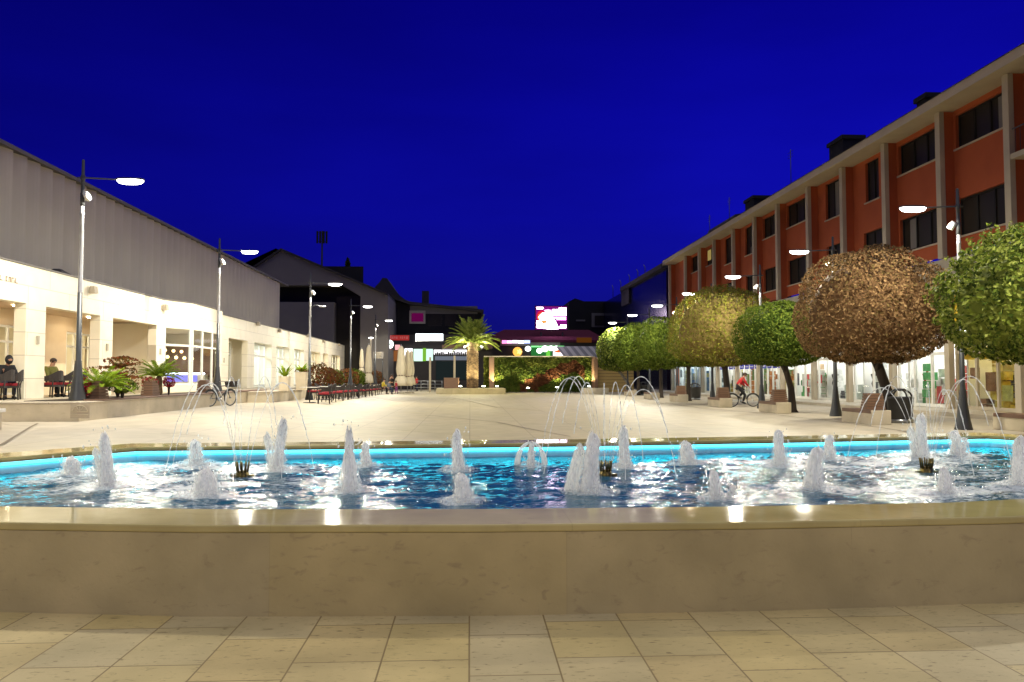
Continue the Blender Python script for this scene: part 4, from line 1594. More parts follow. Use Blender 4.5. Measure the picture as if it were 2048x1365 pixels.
        if kind == 'goods':
            for q in (0, 1, 2, 3):
                y0 = a + (b - a) * q / 4 + .12
                MB().span((20.72, y0, 2.12), (20.745, y0 + (b - a) / 4 - .24, 2.46)).build('blue_door_sign', M('blue_sign_face', (.03, .04, .40), (.05, .06, .45), 6, .5), t, o)
                mm = MB()
                for e in range(4):
                    mm.span((20.712, y0 + .12 + e * .14, 2.24), (20.719, y0 + .20 + e * .14, 2.33))
                mm.build('sign_lettering', mt['white'], t, o)
    # mannequins and toys in the white shop windows
    for y, c in ((41.0, 'black'), (45.6, 'black'), (46.4, 'olive'), (36.2, 'crimson')):
        g = MB().lathe([(.1, 0), (.12, .7), (.2, 1.0), (.14, 1.2), (.22, 1.5), (.05, 1.58), (.09, 1.7), (.02, 1.82)], (21.7, y, .16), 12)
        g.build('mannequin', mt['cl_' + c], t, o)
    # dark blue curtain-walled building continuing the row
    t = thing('glass_building', 'dark navy building with a sloping edge beyond the far end of the terracotta one', 'building', (26, 105, 0))
    o = t.location
    MB().span((20.6, 81.2, 0), (34, 128, 13.0)).build('curtain_wall', mt['navy'], t, o)
    MB().span((20.1, 81.1, 13.005), (34, 104, 13.5)).build('roof_edge', mt['roofdark'], t, o)
    mb = MB()
    for y in (92, 96, 101, 107, 113):
        mb.tube([(20.8, y, 13), (20.8, y, 14.6), (20.8, y + .8, 15.0)], .05, 6)
    mb.build('roof_bracket', mt['pole'], t, o)
    c = at(1245, 592, 102)
    MB().box((20.45, c.y, c.z), (.2, 5.0, 2.4)).build('dark_sign_panel', mt['roofdark'], t, o)


red_building()


# ================================================================== FAR END OF THE SQUARE
def Q(px, py, Y):
    return at(px, py, Y)


def screen_rect(mb, x0, y0, x1, y1, Y, th=.05, mi=0, dy=0):
    a, b = Q(x0, y1, Y), Q(x1, y0, Y)
    mb.span((a.x, Y + dy, a.z), (b.x, Y + dy + th, b.z), mi)


def far_end():
    # low house with a shallow roof, magenta panel, and the lit shops below it
    Y = 100.0
    t = thing('gabled_house', 'dark house with a shallow roof and a magenta panel behind the palm', 'building', (Q(870, 700, Y).x, Y, 0))
    o = t.location
    p = lambda x, y: (Q(x, y, Y).x, Q(x, y, Y).z)
    mb = MB()
    mb.yprism([(p(779, 0)[0], 0), p(779, 600), p(820, 612), p(962, 626), (p(962, 0)[0], 0)], Y, Y + 12)
    mb.build('wall', mt['darkclad'], t, o)
    r = MB()
    r.yprism([p(774, 588), p(822, 605), p(967, 621), p(967, 626), p(822, 611), p(774, 595)], Y - 1.0, Y + 12.2)
    r.build('roof', mt['roofdark'], t, o)
    ch = MB()
    a = Q(851, 605, Y + 5)
    ch.span((a.x - .45, Y + 4.5, a.z - 1.5), (a.x + .45, Y + 5.5, Q(851, 583, Y + 5).z))
    ch.build('chimney', mt['roofdark'], t, o)
    g = MB()
    screen_rect(g, 820, 613, 955, 628, Y, .1, dy=-.15)
    g.build('upper_band', mt['greyclad'], t, o)
    g = MB()
    screen_rect(g, 819, 622, 851, 648, Y, .05, dy=-.22)
    f = g.build('panel_frame', mt['greyband'], t, o)
    g = MB()
    screen_rect(g, 823, 627, 847, 644, Y, .03, dy=-.26)
    g.build('magenta_panel', EM('magenta_sign', (.28, .005, .14), .36), f, o)
    for x0, x1 in ((856, 884), (890, 912), (918, 950)):
        g = MB()
        screen_rect(g, x0, 629, x1, 652, Y, .05, dy=-.06)
        g.build('window', mt['darkglass'], t, o)
    # kiosk and shop row in front of the house
    Y = 94.0
    t = thing('shop_row', 'row of small lit shops with bright windows under the dark house', 'shops', (Q(840, 740, Y).x, Y, 0))
    o = t.location
    g = MB()
    screen_rect(g, 768, 668, 985, 780, Y, 5, dy=2.5)
    g.build('wall', mt['roofdark'], t, o)
    g = MB()
    screen_rect(g, 884, 690, 985, 697, Y, 3)
    g.build('canopy', mt['wood'], t, o)
    for (x0, y0, x1, y1, c, s, nm) in ((806, 696, 822, 722, (1, .96, 1), 3, 'bright_window'), (824, 697, 843, 722, (.62, .9, .72), 1.4, 'green_window'),
                                     (843, 695, 850, 722, (.25, .6, .05), .8, 'green_stripe'), (850, 697, 864, 721, (.7, .95, .85), 1.2, 'pale_window'),
                                     (866, 699, 938, 708, (1, .97, 1), 3, 'bright_strip'), (868, 709, 936, 720, (.30, .34, .42), .5, 'counter_window'),
                                     (778, 700, 800, 722, (.55, .20, .06), .45, 'amber_window'), (870, 722, 936, 760, (.02, .03, .03), .6, 'dark_window')):
        g = MB()
        screen_rect(g, x0, y0, x1, y1, Y, .04, dy=2.4)
        g.build(nm, EM(nm + '_light', c, s), t, o)
    # silhouettes of goods against the bright strip
    rs = random.Random(3)
    g = MB()
    for q in range(18):
        x = 868 + q * 3.8
        screen_rect(g, x, 706 - rs.uniform(0, 5), x + 3.4, 712, Y, .2, dy=2.1)
    g.build('goods_display', mt['roofdark'], t, o)
    # illuminated signs
    t2 = thing('lit_sign', 'long white illuminated sign box above the shops left of the palm', 'sign', Q(858, 675, 93))
    g = MB()
    screen_rect(g, 831, 668, 886, 681, 93, .35)
    g.build('box', EM('white_sign_face', (.86, .93, 1), 3.2), t2, t2.location)
    g = MB()
    screen_rect(g, 830, 681.3, 887, 683, 93, .4)
    g.build('lower_frame', mt['steel'], t2, t2.location)
    t2 = thing('lit_sign', 'red shop sign with faint lettering at the left end of the shops', 'sign', Q(790, 676, 92.5))
    g = MB()
    screen_rect(g, 770, 671, 782, 700, 92.5, .3)
    g.build('side_panel', EM('pink_red_panel', (.75, .12, .12), .8), t2, t2.location)
    g = MB()
    screen_rect(g, 783, 671, 818, 681, 92.5, .3)
    g.build('face', EM('dim_red_panel', (.5, .04, .035), .7), t2, t2.location)
    g = MB()
    for q, (a, b) in enumerate(((784, 787), (788.5, 790.5), (792, 795), (800, 802), (803.5, 806), (808, 810), (812, 816))):
        screen_rect(g, a, 673.5, b, 678.5 - (q % 2), 92.5, .03, dy=-.05)
    g.build('sign_lettering', EM('pale_red_letters', (.7, .16, .16), .55), t2, t2.location)
    t2 = thing('round_sign', 'round white lit sign on a bracket by the red shop sign', 'sign', Q(778, 689, 92))
    c = t2.location
    MB().tube([(c.x, 91.85, c.z), (c.x, 92.1, c.z)], .52, 20).build('disc', EM('round_sign_face', (.95, 1, .95), 3.5), t2, c)
    m = MB()
    m.tube([(c.x - .2, 91.83, c.z - .1), (c.x, 91.83, c.z + .2), (c.x + .2, 91.83, c.z - .1)], .05, 6)
    m.build('symbol', EM('green_symbol', (.4, .8, .5), .9), t2, c)
    t2 = thing('lit_sign', 'small square pink lit sign right of the round white sign', 'sign', Q(796, 694, 92))
    g = MB()
    screen_rect(g, 790, 690, 800, 700, 92, .2)
    g.build('face', EM('pink_sign_face', (1, .45, .45), 1.2), t2, t2.location)
    # low wide roof that the billboard stands on, and the cafe strip below
    Y = 104.0
    t = thing('cafe_building', 'low dark cafe building with a wide shallow roof lit pink by the billboard', 'building', (Q(1090, 700, Y).x, Y, 0))
    o = t.location
    a, b = Q(964, 690, Y), Q(1215, 690, Y)
    z1, z2 = Q(1090, 681, Y).z, Q(1090, 660, Y + 9).z
    rm = M('clay_roof', (.085, .022, .045), (.07, .018, .035), 1, 1.0, spec=0, stretch=(3, 1, 1), bump=.2)
    r = MB()
    ax, bx = Q(1008, 664, Y + 9).x, Q(1178, 664, Y + 9).x
    r.add([(a.x, Y - .5, z1), (b.x, Y - .5, z1), (bx, Y + 9, z2), (ax, Y + 9, z2), (a.x, Y - .5, z1 - .3), (b.x, Y - .5, z1 - .3), (bx, Y + 9, z1 - .3), (ax, Y + 9, z1 - .3)],
          [(0, 1, 2, 3), (4, 7, 6, 5), (0, 4, 5, 1), (1, 5, 6, 2), (2, 6, 7, 3), (3, 7, 4, 0)])
    r.build('roof', rm, t, o)
    MB().span((a.x + .3, Y, 0), (b.x - .3, Y + 8.5, z1 - .31)).build('wall', mt['roofdark'], t, o)
    g = MB()
    screen_rect(g, 1000, 683, 1120, 692, Y, .1, dy=-.2)
    g.build('upper_band', mt['greyclad'], t, o)
    g = MB()
    screen_rect(g, 1062, 692.5, 1128, 695, Y, .1, dy=-.3)
    g.build('green_light_strip', EM('green_strip', (.25, 1, .3), 1.6), t, o)
    g = MB()
    screen_rect(g, 1062, 695.5, 1104, 712, Y, .1, dy=-.1)
    g.build('green_wall', EM('dim_green_wall', (.03, .22, .05), .8), t, o)
    g = MB()
    screen_rect(g, 1092, 695.5, 1100, 716, Y, .1, dy=-.16)
    g.build('green_panel', EM('bright_green_panel', (.2, .75, .08), .9), t, o)
    amb = MB()
    screen_rect(amb, 1152, 676, 1182, 686, Y, .05, dy=-.6)
    amb.build('amber_sign', EM('dim_amber_sign', (.22, .07, .01), .4), t, o)
    # signs on the cafe
    t2 = thing('neon_sign', 'narrow lit sign fading from pink to blue right of the palm', 'sign', Q(1032, 684, Y - .6))
    for q, (x0, x1, cc) in enumerate(((1004, 1013, (1, .25, .55)), (1013.5, 1024, (1, .55, .85)), (1024.5, 1036, (1, .8, 1)), (1036.5, 1048, (.85, .9, 1)), (1048.5, 1060, (.45, .55, 1)))):
        g = MB()
        screen_rect(g, x0, 681 + (q % 2) * .4, x1, 687.5 - (q % 3) * .3, Y - .6, .1)
        g.build('letter_panel', EM('neon_face', cc, 2.2), t2, t2.location)
    t2 = thing('round_sign', 'round orange lit sign with a bite shape, below the pink and blue sign', 'sign', Q(1035, 704, Y - .6))
    c = t2.location
    MB().tube([(c.x, c.y - .05, c.z), (c.x, c.y + .05, c.z)], .62, 20).build('disc', EM('orange_sign_face', (1, .45, .08), 1.6), t2, c)
    st = [(c.x + (.42 if k % 2 == 0 else .2) * math.cos(k * PI / 5), c.z + (.42 if k % 2 == 0 else .2) * math.sin(k * PI / 5)) for k in range(10)]
    MB().yprism([(x + .25, z) for x, z in st], c.y - .12, c.y - .07).build('star', EM('yellow_star', (1, .75, .25), 1.8), t2, c)
    for (px, py, r_, lab) in ((1056, 698, .40, 'white globe lamp hanging nearest to the orange round sign'), (1079, 702, .40, 'white globe lamp hanging lowest in front of the green wall'),
                              (1090, 698, .46, 'largest white globe lamp in front of the green wall'), (1102, 697, .38, 'white globe lamp just left of the white and red poster'),
                              (1113, 696.5, .34, 'white globe lamp above the white and red poster')):
        c = Q(px, py, Y - 1.2)
        tt = thing('globe_lamp', lab, 'lamp', c, 0, 'white globe lamps in front of the cafe')
        MB().ell(c, (r_, r_, r_ * .9), 16, 10).build('globe', EM('globe_lamp_glass', (.92, 1, .95), 2.8), tt, c)
        MB().tube([(c.x, c.y, c.z + r_ * .8), (c.x, c.y, c.z + r_ + .5)], .02, 6).build('cord', mt['pole'], tt, c)
    t2 = thing('poster', 'white poster with a red and orange patch at the right end of the cafe', 'poster', Q(1118, 706, Y - .8))
    g = MB()
    screen_rect(g, 1106, 699, 1131, 712, Y - .8, .05)
    g.build('sheet', EM('white_poster_face', (1, .95, .97), 1.5), t2, t2.location)
    c = Q(1117, 703, Y - .86)
    MB().ell((c.x, c.y, c.z), (.5, .02, .17), 12, 6).build('patch', EM('orange_patch', (1, .2, .03), .9), t2, t2.location)
    # awning
    t2 = thing('awning', 'grey striped awning between the cafe and the clipped trees', 'awning', Q(1170, 715, 90))
    a, b = Q(1131, 716, 88), Q(1215, 716, 88)
    zt = Q(1131, 693, 96).z
    g = MB().add([(a.x, 88, a.z), (b.x, 88, a.z), (b.x + .5, 96, zt), (a.x - .2, 96, zt), (a.x, 88, a.z - .06), (b.x, 88, a.z - .06), (b.x + .5, 96, zt - .06), (a.x - .2, 96, zt - .06)],
                 [(0, 1, 2, 3), (7, 6, 5, 4), (0, 4, 5, 1), (1, 5, 6, 2), (2, 6, 7, 3), (3, 7, 4, 0)])
    g.build('cloth', mt['awning'], t2, t2.location)
    g = MB().span((a.x, 87.95, a.z - .3), (b.x, 87.99, a.z + .02))
    g.build('valance', mt['canvas'], t2, t2.location)
    g = MB()
    for x in (a.x + .2, b.x - .2):
        g.tube([(x, 88.2, 0), (x, 88.2, a.z - .07)], .05, 8)
    g.build('post', mt['pole'], t2, t2.location)
    # billboard
    Y = 107.0
    t2 = thing('billboard', 'bright pink and white video billboard above the low roof', 'billboard', Q(1102, 660, Y))
    o = t2.location
    g = MB()
    screen_rect(g, 1070, 612, 1135, 661, Y, .5)
    g.span((Q(1080, 0, Y).x, Y + .1, 4), (Q(1083, 0, Y).x, Y + .4, Q(0, 661.5, Y).z))
    g.span((Q(1122, 0, Y).x, Y + .1, 4), (Q(1125, 0, Y).x, Y + .4, Q(0, 661.5, Y).z))
    g.build('frame', mt['pole'], t2, o)
    g = MB()
    screen_rect(g, 1071.5, 613.5, 1133.5, 659.5, Y, .02, dy=-.03)
    g.build('screen', EM('screen_purple', (.22, .008, .20), 1.0), t2, o)

    def blob(pts, m, d, nm):
        vs = [Q(x, y, Y - d) for x, y in pts]
        MB().yprism([(v.x, v.z) for v in vs], Y - d - .012, Y - d).build(nm, m, t2, o)
    W = EM('screen_white', (1, .80, 1), 16)
    PK = EM('screen_pink', (1, .30, .9), 6)
    RD = EM('screen_red', (.75, .02, .06), 1.0)
    OR = EM('screen_orange', (1, .30, .08), 1.5)
    blob([(1074, 641), (1073, 630), (1076, 624), (1082, 621), (1088, 622), (1092, 626), (1092, 634), (1089, 640)], RD, .04, 'red_shape')
    blob([(1078, 642), (1075, 636), (1077, 630), (1083, 626), (1090, 624), (1100, 623), (1104, 628), (1104, 637), (1096, 643), (1085, 645)], OR, .06, 'orange_shape')
    blob([(1080, 642), (1078, 634), (1084, 627), (1094, 624), (1104, 625), (1105, 634), (1110, 641), (1114, 650), (1118, 658), (1100, 659), (1085, 657), (1073, 656), (1073, 642)], W, .08, 'white_shape')
    blob([(1081, 643), (1087, 640), (1095, 641), (1093, 647), (1086, 648)], OR, .10, 'mouth_shape')
    blob([(1088, 621), (1096, 619.5), (1103, 621), (1100, 623), (1090, 623)], PK, .06, 'pink_shape')
    for x0, y0, x1, y1, m in ((1073, 615, 1086, 618.5, W), (1118, 616, 1132, 618.8, W), (1104.5, 619.5, 1132, 625.5, W), (1104.5, 626.3, 1132, 632, W),
                              (1106, 635, 1132, 637.5, PK), (1113, 638.3, 1132, 640.5, PK), (1121, 650, 1132, 653, W), (1119.5, 653.5, 1132, 656.5, W)):
        g = MB()
        screen_rect(g, x0, y0, x1, y1, Y, .012, dy=-.06)
        g.build('text_line', m, t2, o)
    # dark houses on the right behind the awning
    Y = 120.0
    t2 = thing('dark_house', 'unlit dark house between the billboard and the navy building', 'building', (Q(1170, 690, Y).x, Y, 0))
    o = t2.location
    p = lambda x, y: (Q(x, y, Y).x, Q(x, y, Y).z)
    MB().yprism([(p(1137, 0)[0], 0), p(1137, 604), p(1150, 597), p(1168, 603), p(1222, 603), (p(1222, 0)[0], 0)], Y, Y + 10).build('wall', mt['darkclad'], t2, o)
    g = MB()
    screen_rect(g, 1183, 627, 1214, 655, Y, .1, dy=-.2)
    g.build('window_surround', mt['greyclad'], t2, o)
    g = MB()
    screen_rect(g, 1189, 632, 1208, 652, Y, .05, dy=-.3)
    g.build('window', mt['darkglass'], t2, o)
    g = MB()
    screen_rect(g, 1152, 640, 1170, 643, Y, .1, dy=-.2)
    g.build('ledge', mt['greyclad'], t2, o)
    # distant domed block and mast beyond the gabled hall
    t2 = thing('mast', 'thin radio mast with antenna panels against the sky behind the gabled hall', 'mast', (Q(643, 600, 130).x, 130, 0))
    o = t2.location
    zt, zm, zb = Q(643, 462, 130).z, Q(643, 484, 130).z, 10
    g = MB().tube([(o.x, 130, 0), (o.x, 130, zt)], [.28, .12], 8)
    for z in (zm, zm + 1.5):
        g.tube([(o.x - .9, 130, z), (o.x + .9, 130, z)], .05, 6)
    g.build('pole', mt['darkclad'], t2, o)
    for q in (-.75, -.3, .3, .75):
        MB().span((o.x + q - .15, 129.7, zm - .3), (o.x + q + .15, 129.9, zt - .1)).build('antenna_panel', mt['darkclad'], t2, o)
    t2 = thing('far_building', 'dim rounded rooftop block peeping over the slope of the gabled hall', 'building', (Q(768, 600, 135).x, 135, 0))
    o = t2.location
    pts = [(750, 700), (750, 574), (758, 566), (765, 556), (774, 557), (780, 566), (790, 580), (800, 592), (815, 603), (815, 700)]   # outline
    MB().yprism([(Q(x, y, 135).x, max(0, Q(x, y, 135).z)) for x, y in pts], 135, 142).build('wall', mt['roofdark'], t2, o)


far_end()


# ================================================================== VEGETATION
def clipped_tree(x, y, rx, z0, z1, mat, label, seed, n, size, lean=(0, 0), bark='bark', lump=.11, e_top=2.2, e_bot=3.0, sprigs=0, trunk_r=.13, cx=0, cy=0, split=.42):
    t = thing('clipped_tree', label, 'tree', (x, y, 0), 0, 'clipped round trees along the shops')
    h = z1 - z0
    zc = z0 + h * split
    pts = [(lean[0], lean[1], -.05), (lean[0] * .6, lean[1] * .6, z0 * .5), (cx * .5, cy * .5, z0 * .95), (cx, cy, zc)]
    mb = MB().tube([(lean[0], lean[1], -.05), (lean[0] * .95, lean[1], .12)] + pts[1:], [trunk_r * 2.1, trunk_r * 1.35, trunk_r, trunk_r * .95, trunk_r * .5], 12)
    rs = random.Random(seed)
    for k in range(7):
        a = 2 * PI * k / 7 + rs.uniform(-.3, .3)
        s = Vector((cx * .6, cy * .6, z0 * rs.uniform(.85, 1.0)))
        e = Vector((cx + math.cos(a) * rx * .8, cy + math.sin(a) * rx * .8, zc + rs.uniform(-.1, .5) * h))
        m = (s + e) / 2 + Vector((0, 0, .25))
        mb.tube([s, m, e], [trunk_r * .5, trunk_r * .32, trunk_r * .1], 7)
    mb.build('trunk', mt[bark], t)
    crown('crown', mt[mat], t, zc, rx, z1 - zc, zc - z0, n, size, seed, lump, e_top, e_bot, True, sprigs, cx, cy)
    return t


clipped_tree(14.2, 18.6, 2.28, 1.95, 5.05, 'lf_lime', 'large lime green leafy tree with loose sprigs, cut by the right edge of the picture', 3, 13000, .075, sprigs=480, lump=.16, e_bot=2.6, cx=-.05)
clipped_tree(14.4, 26.6, 2.52, 2.02, 5.95, 'lf_brown', 'biggest copper brown clipped tree, behind the stone bench and black litter bin', 5, 21000, .058, lean=(.1, -.1), trunk_r=.17, cx=-.42)
clipped_tree(13.75, 33.2, 1.95, 2.02, 4.75, 'lf_green', 'round green clipped tree between the yellowing tree and the copper brown one', 8, 13000, .058, lean=(.05, -.2), cx=-.33, e_top=2.4)
clipped_tree(14.1, 42.5, 2.95, 2.15, 6.45, 'lf_mix', 'large yellowing clipped tree with reddish leaves, right behind the cyclist', 12, 17000, .066, trunk_r=.17, cx=-.2)
clipped_tree(13.85, 49.2, 2.0, 2.2, 5.4, 'lf_green', 'green clipped tree mostly hidden behind the yellowing one', 14, 5000, .09)
clipped_tree(14.0, 57.0, 2.05, 2.15, 5.95, 'lf_green', 'deep green clipped tree, third from the wooden screen', 17, 6500, .09)
clipped_tree(13.95, 64.5, 2.0, 2.1, 6.1, 'lf_green', 'green clipped tree, second from the wooden screen', 19, 5500, .1)
clipped_tree(13.6, 70.5, 2.05, 2.1, 6.1, 'lf_lime', 'farthest clipped tree, with a pale patched leaning trunk before the golden screen', 23, 5500, .1, lean=(.75, -1.5), bark='bark_pale', cx=-.1)


def frond(mb, base, az, length, rise, droop, width, n, rs, leaf_w=.03, up=.35):
    """one feathered frond with paired leaflets"""
    c, s = math.cos(az), math.sin(az)
    pts = []
    for k in range(n + 1):
        q = k / n
        r = length * q * (1 - .12 * q)
        z = rise * q - droop * q * q
        pts.append(Vector(base) + Vector((c * r, s * r, z)))
    mb.tube(pts[::max(1, n // 8)] + [pts[-1]], [.022 * (1 - .8 * i / 9) * leaf_w / .03 for i in range(len(pts[::max(1, n // 8)]) + 1)], 5)
    for k in range(2, n):
        q = k / n
        d = (pts[k + 1] - pts[k - 1]).normalized()
        side = Vector((-s, c, 0))
        wl = width * math.sin(PI * (q * .86 + .10)) ** .6
        for sg in (-1, 1):
            v = (side * sg + d * .75 + Vector((0, 0, up * rs.uniform(.5, 1.2)))).normalized() * wl * rs.uniform(.85, 1.1)
            w = d * leaf_w
            tip = pts[k] + v + Vector((0, 0, -.25 * wl * q))
            mid = pts[k] + v * .5 + Vector((0, 0, .04 * wl))
            mb.add([pts[k] - w, mid - w * 1.1, tip, mid + w * 1.1, pts[k] + w], [(0, 1, 2, 3, 4)])


def palm():
    base = Q(945, 776, 72)
    t = thing('palm_tree', 'big uplit feather palm with a thick scarred trunk in the middle of the far end', 'palm tree', (base.x, 72, .5))
    zc = Q(945, 694, 72).z - .5
    rs = random.Random(4)
    prof = []
    k = 0
    z = -.1
    while z < zc:
        prof += [(.56 - .03 * z / zc + .05, z), (.50 - .02 * z / zc, z + .13)]
        z += .16
    prof += [(.62, zc), (.5, zc + .3), (.2, zc + .6)]
    MB().lathe(prof, (0, 0, 0), 18).build('trunk', mt['palmtrunk'], t)
    mb = MB()
    K = 62
    for k in range(K):
        az = k * 2.39996 + rs.uniform(-.1, .1)
        q = k / K
        ln = 2.9 - .5 * q + rs.uniform(-.2, .2)
        frond(mb, (0, 0, zc + .25 + .2 * q), az, (ln + .3) * (1 - .55 * q * q), .95 + 1.9 * q + rs.uniform(-.2, .2), 1.65 - 1.2 * q, .55, 26, rs, .042, .3)
    mb.build('crown', mt['lf_palm'], t)
    for x in (-.62, .72):
        sp = MB().tube([(x, -.25, zc - .25), (x * 1.12, -.33, zc - .02)], [.10, .13], 12).build('spotlight', mt['pole'], t)
        MB().tube([(x * 1.125, -.335, zc - .005), (x * 1.13, -.34, zc + .02)], .12, 12).build('lens', EM('palm_spot_lens', (1, .97, .8), 25), sp)
        ld = bpy.data.lights.new('palm_light', 'POINT')
        ld.energy, ld.color, ld.shadow_soft_size = 380, (1, .93, .62), .12
        lo = bpy.data.objects.new('palm_light', ld)
        COL.objects.link(lo)
        lo.parent = t
        lo.location = (x * 1.5, -.6, zc + .15)
    return t


palm()


def uplight(x, y, z, lab, w=60, col=(1, .9, .5)):
    t = thing('ground_uplight', lab, 'light', (x, y, z), 0, 'small uplights in front of the green wall')
    MB().lathe([(.10, 0), (.12, .12), (.10, .16)], (0, 0, 0), 12).build('body', mt['pole'], t)
    MB().lathe([(.12, .163), (.16, .20), (.10, .24)], (0, 0, 0), 12).build('lens', EM('uplight_lens', (1, .95, .7), 18), t)
    ld = bpy.data.lights.new('uplight_beam', 'SPOT')
    ld.energy, ld.spot_size, ld.spot_blend, ld.color, ld.shadow_soft_size = w * 17, R(115), .6, col, .08
    lo = bpy.data.objects.new('uplight_beam', ld)
    COL.objects.link(lo)
    lo.parent = t
    lo.location = (0, 0, .30)
    lo.rotation_euler = (PI - R(12), 0, 0)


for px, py, lab in ((994, 775, 'small glowing uplight just right of the brown post'), (1056, 778, 'brightest uplight in the middle of the green wall'),
                    (1114, 777, 'small glowing uplight under the copper band of the green wall'), (1178, 775, 'small glowing uplight beside the right end post of the green wall')):
    p = Q(px, py, 75.6)
    uplight(p.x, 75.6, max(.02, p.z - .1), lab)
for q in (-1.1, 1.0):
    p = Q(945, 776, 70.9)
    uplight(p.x + q, 70.9, .5, 'small uplight at the %s of the palm trunk' % ('left foot' if q < 0 else 'right foot'), 28)


def green_wall():
    Y = 76.6
    a, b = Q(968, 715, Y), Q(1184, 780, Y)
    t = thing('green_wall', 'tall planted green wall with a copper coloured band, lit from below', 'hedge', ((a.x + b.x) / 2, Y, 0))
    o = t.location
    MB().span((a.x, Y, .05), (b.x, Y + .9, a.z - .12)).build('backing', mt['lf_hedge'], t, o)
    rs = np.random.RandomState(9)
    n = 15000
    P = np.stack([rs.uniform(a.x, b.x, n), Y - rs.uniform(0, .28, n), rs.uniform(.1, a.z, n)], 1)
    bump = np.array([noise.noise(Vector((p[0] * 1.3, p[2] * 1.6, 2))) for p in P])
    P[:, 1] -= .25 * np.clip(bump, -.5, 1)
    # copper foliage forms a rising wave
    xr = (P[:, 0] - a.x) / (b.x - a.x)
    zr = P[:, 2] / a.z
    mid = .12 + .62 * np.clip((xr - .36) / .42, 0, 1) - .25 * np.clip((xr - .85) / .1, 0, 1)
    cop = (np.abs(zr - mid + .1 * bump) < .17) & (xr > .33) & (xr < .93) | ((np.abs(zr - .22 + .15 * bump) < .14) & (xr > .33) & (xr < .5))
    lime = (xr < .13) | ((zr > .72) & (xr > .35) & (bump > -.2))
    nr = np.tile(np.array([0, -1.0, .15]), (n, 1))
    v, f = leaves(P, nr, .13, rs, .55)
    mi = np.where(cop, 1, np.where(lime, 2, 0)).astype(int)
    v = v - np.array(o)
    mesh_from('foliage', v, f, [mt['lf_hedge'], mt['lf_copper'], mt['lf_olive']], t, mi=mi.tolist())
    MB().span((a.x, Y - .3, a.z + .03), (b.x + .25, Y + .95, a.z + .12)).build('top_rail', mt['greyband'], t, o)
    for px in (983, 1187):
        p = Q(px, 715, Y)
        MB().span((p.x - .24, Y - .45, 0), (p.x + .24, Y - .32, p.z)).build('post', mt['wood'], t, o)
    # palm planter
    a, b = gp(872, 789), gp(1012, 789)
    MBx = MB().span((a.x, 70.2, 0), (b.x, 74.6, .50))
    tag(MBx.build('palm_planter', mt['plaza'], None, ((a.x + b.x) / 2, 72, 0), bevel=.02), 'wide low stone planter round the foot of the palm', 'planter')
    p, q = Q(888, 776, 71), Q(918, 756, 71)
    t2 = thing('slatted_box', 'square brown slatted box on the palm planter left of the trunk', 'box', ((p.x + q.x) / 2, 71, .5))
    MB().span((p.x, 70.7, .5), (q.x, 71.3, q.z)).build('body', mt['wood'], t2, t2.location, bevel=.02)
    # wooden screen on the right
    p, q = gp(1188, 791), gp(1262, 791)
    t2 = thing('wooden_screen', 'golden boarded timber screen behind the farthest clipped trees', 'screen', ((p.x + q.x) / 2, 76, 0))
    za = Q(0, 733, 76).z
    mb = MB()
    for k in range(8):
        z0 = .05 + (za - .1) * k / 8
        mb.span((Q(1191, 0, 76).x, 76, z0), (Q(1262, 0, 76).x, 76.08, z0 + (za - .1) / 8 - .03))
    mb.build('boards', mt['yellowwood'], t2, t2.location)
    MB().span((Q(1187, 0, 76).x - .15, 75.7, 0), (Q(1190, 0, 76).x + .05, 75.95, Q(0, 716, 76).z)).build('end_post', mt['wood'], t2, t2.location)
    p, q = gp(1189, 793), gp(1249, 793)
    tag(MB().span((p.x, 68.6, 0), (q.x, 69.4, .55)).build('stone_bench', mt['terrace'], None, ((p.x + q.x) / 2, 69, 0), bevel=.02), 'long low stone bench in front of the golden timber screen', 'bench')


green_wall()


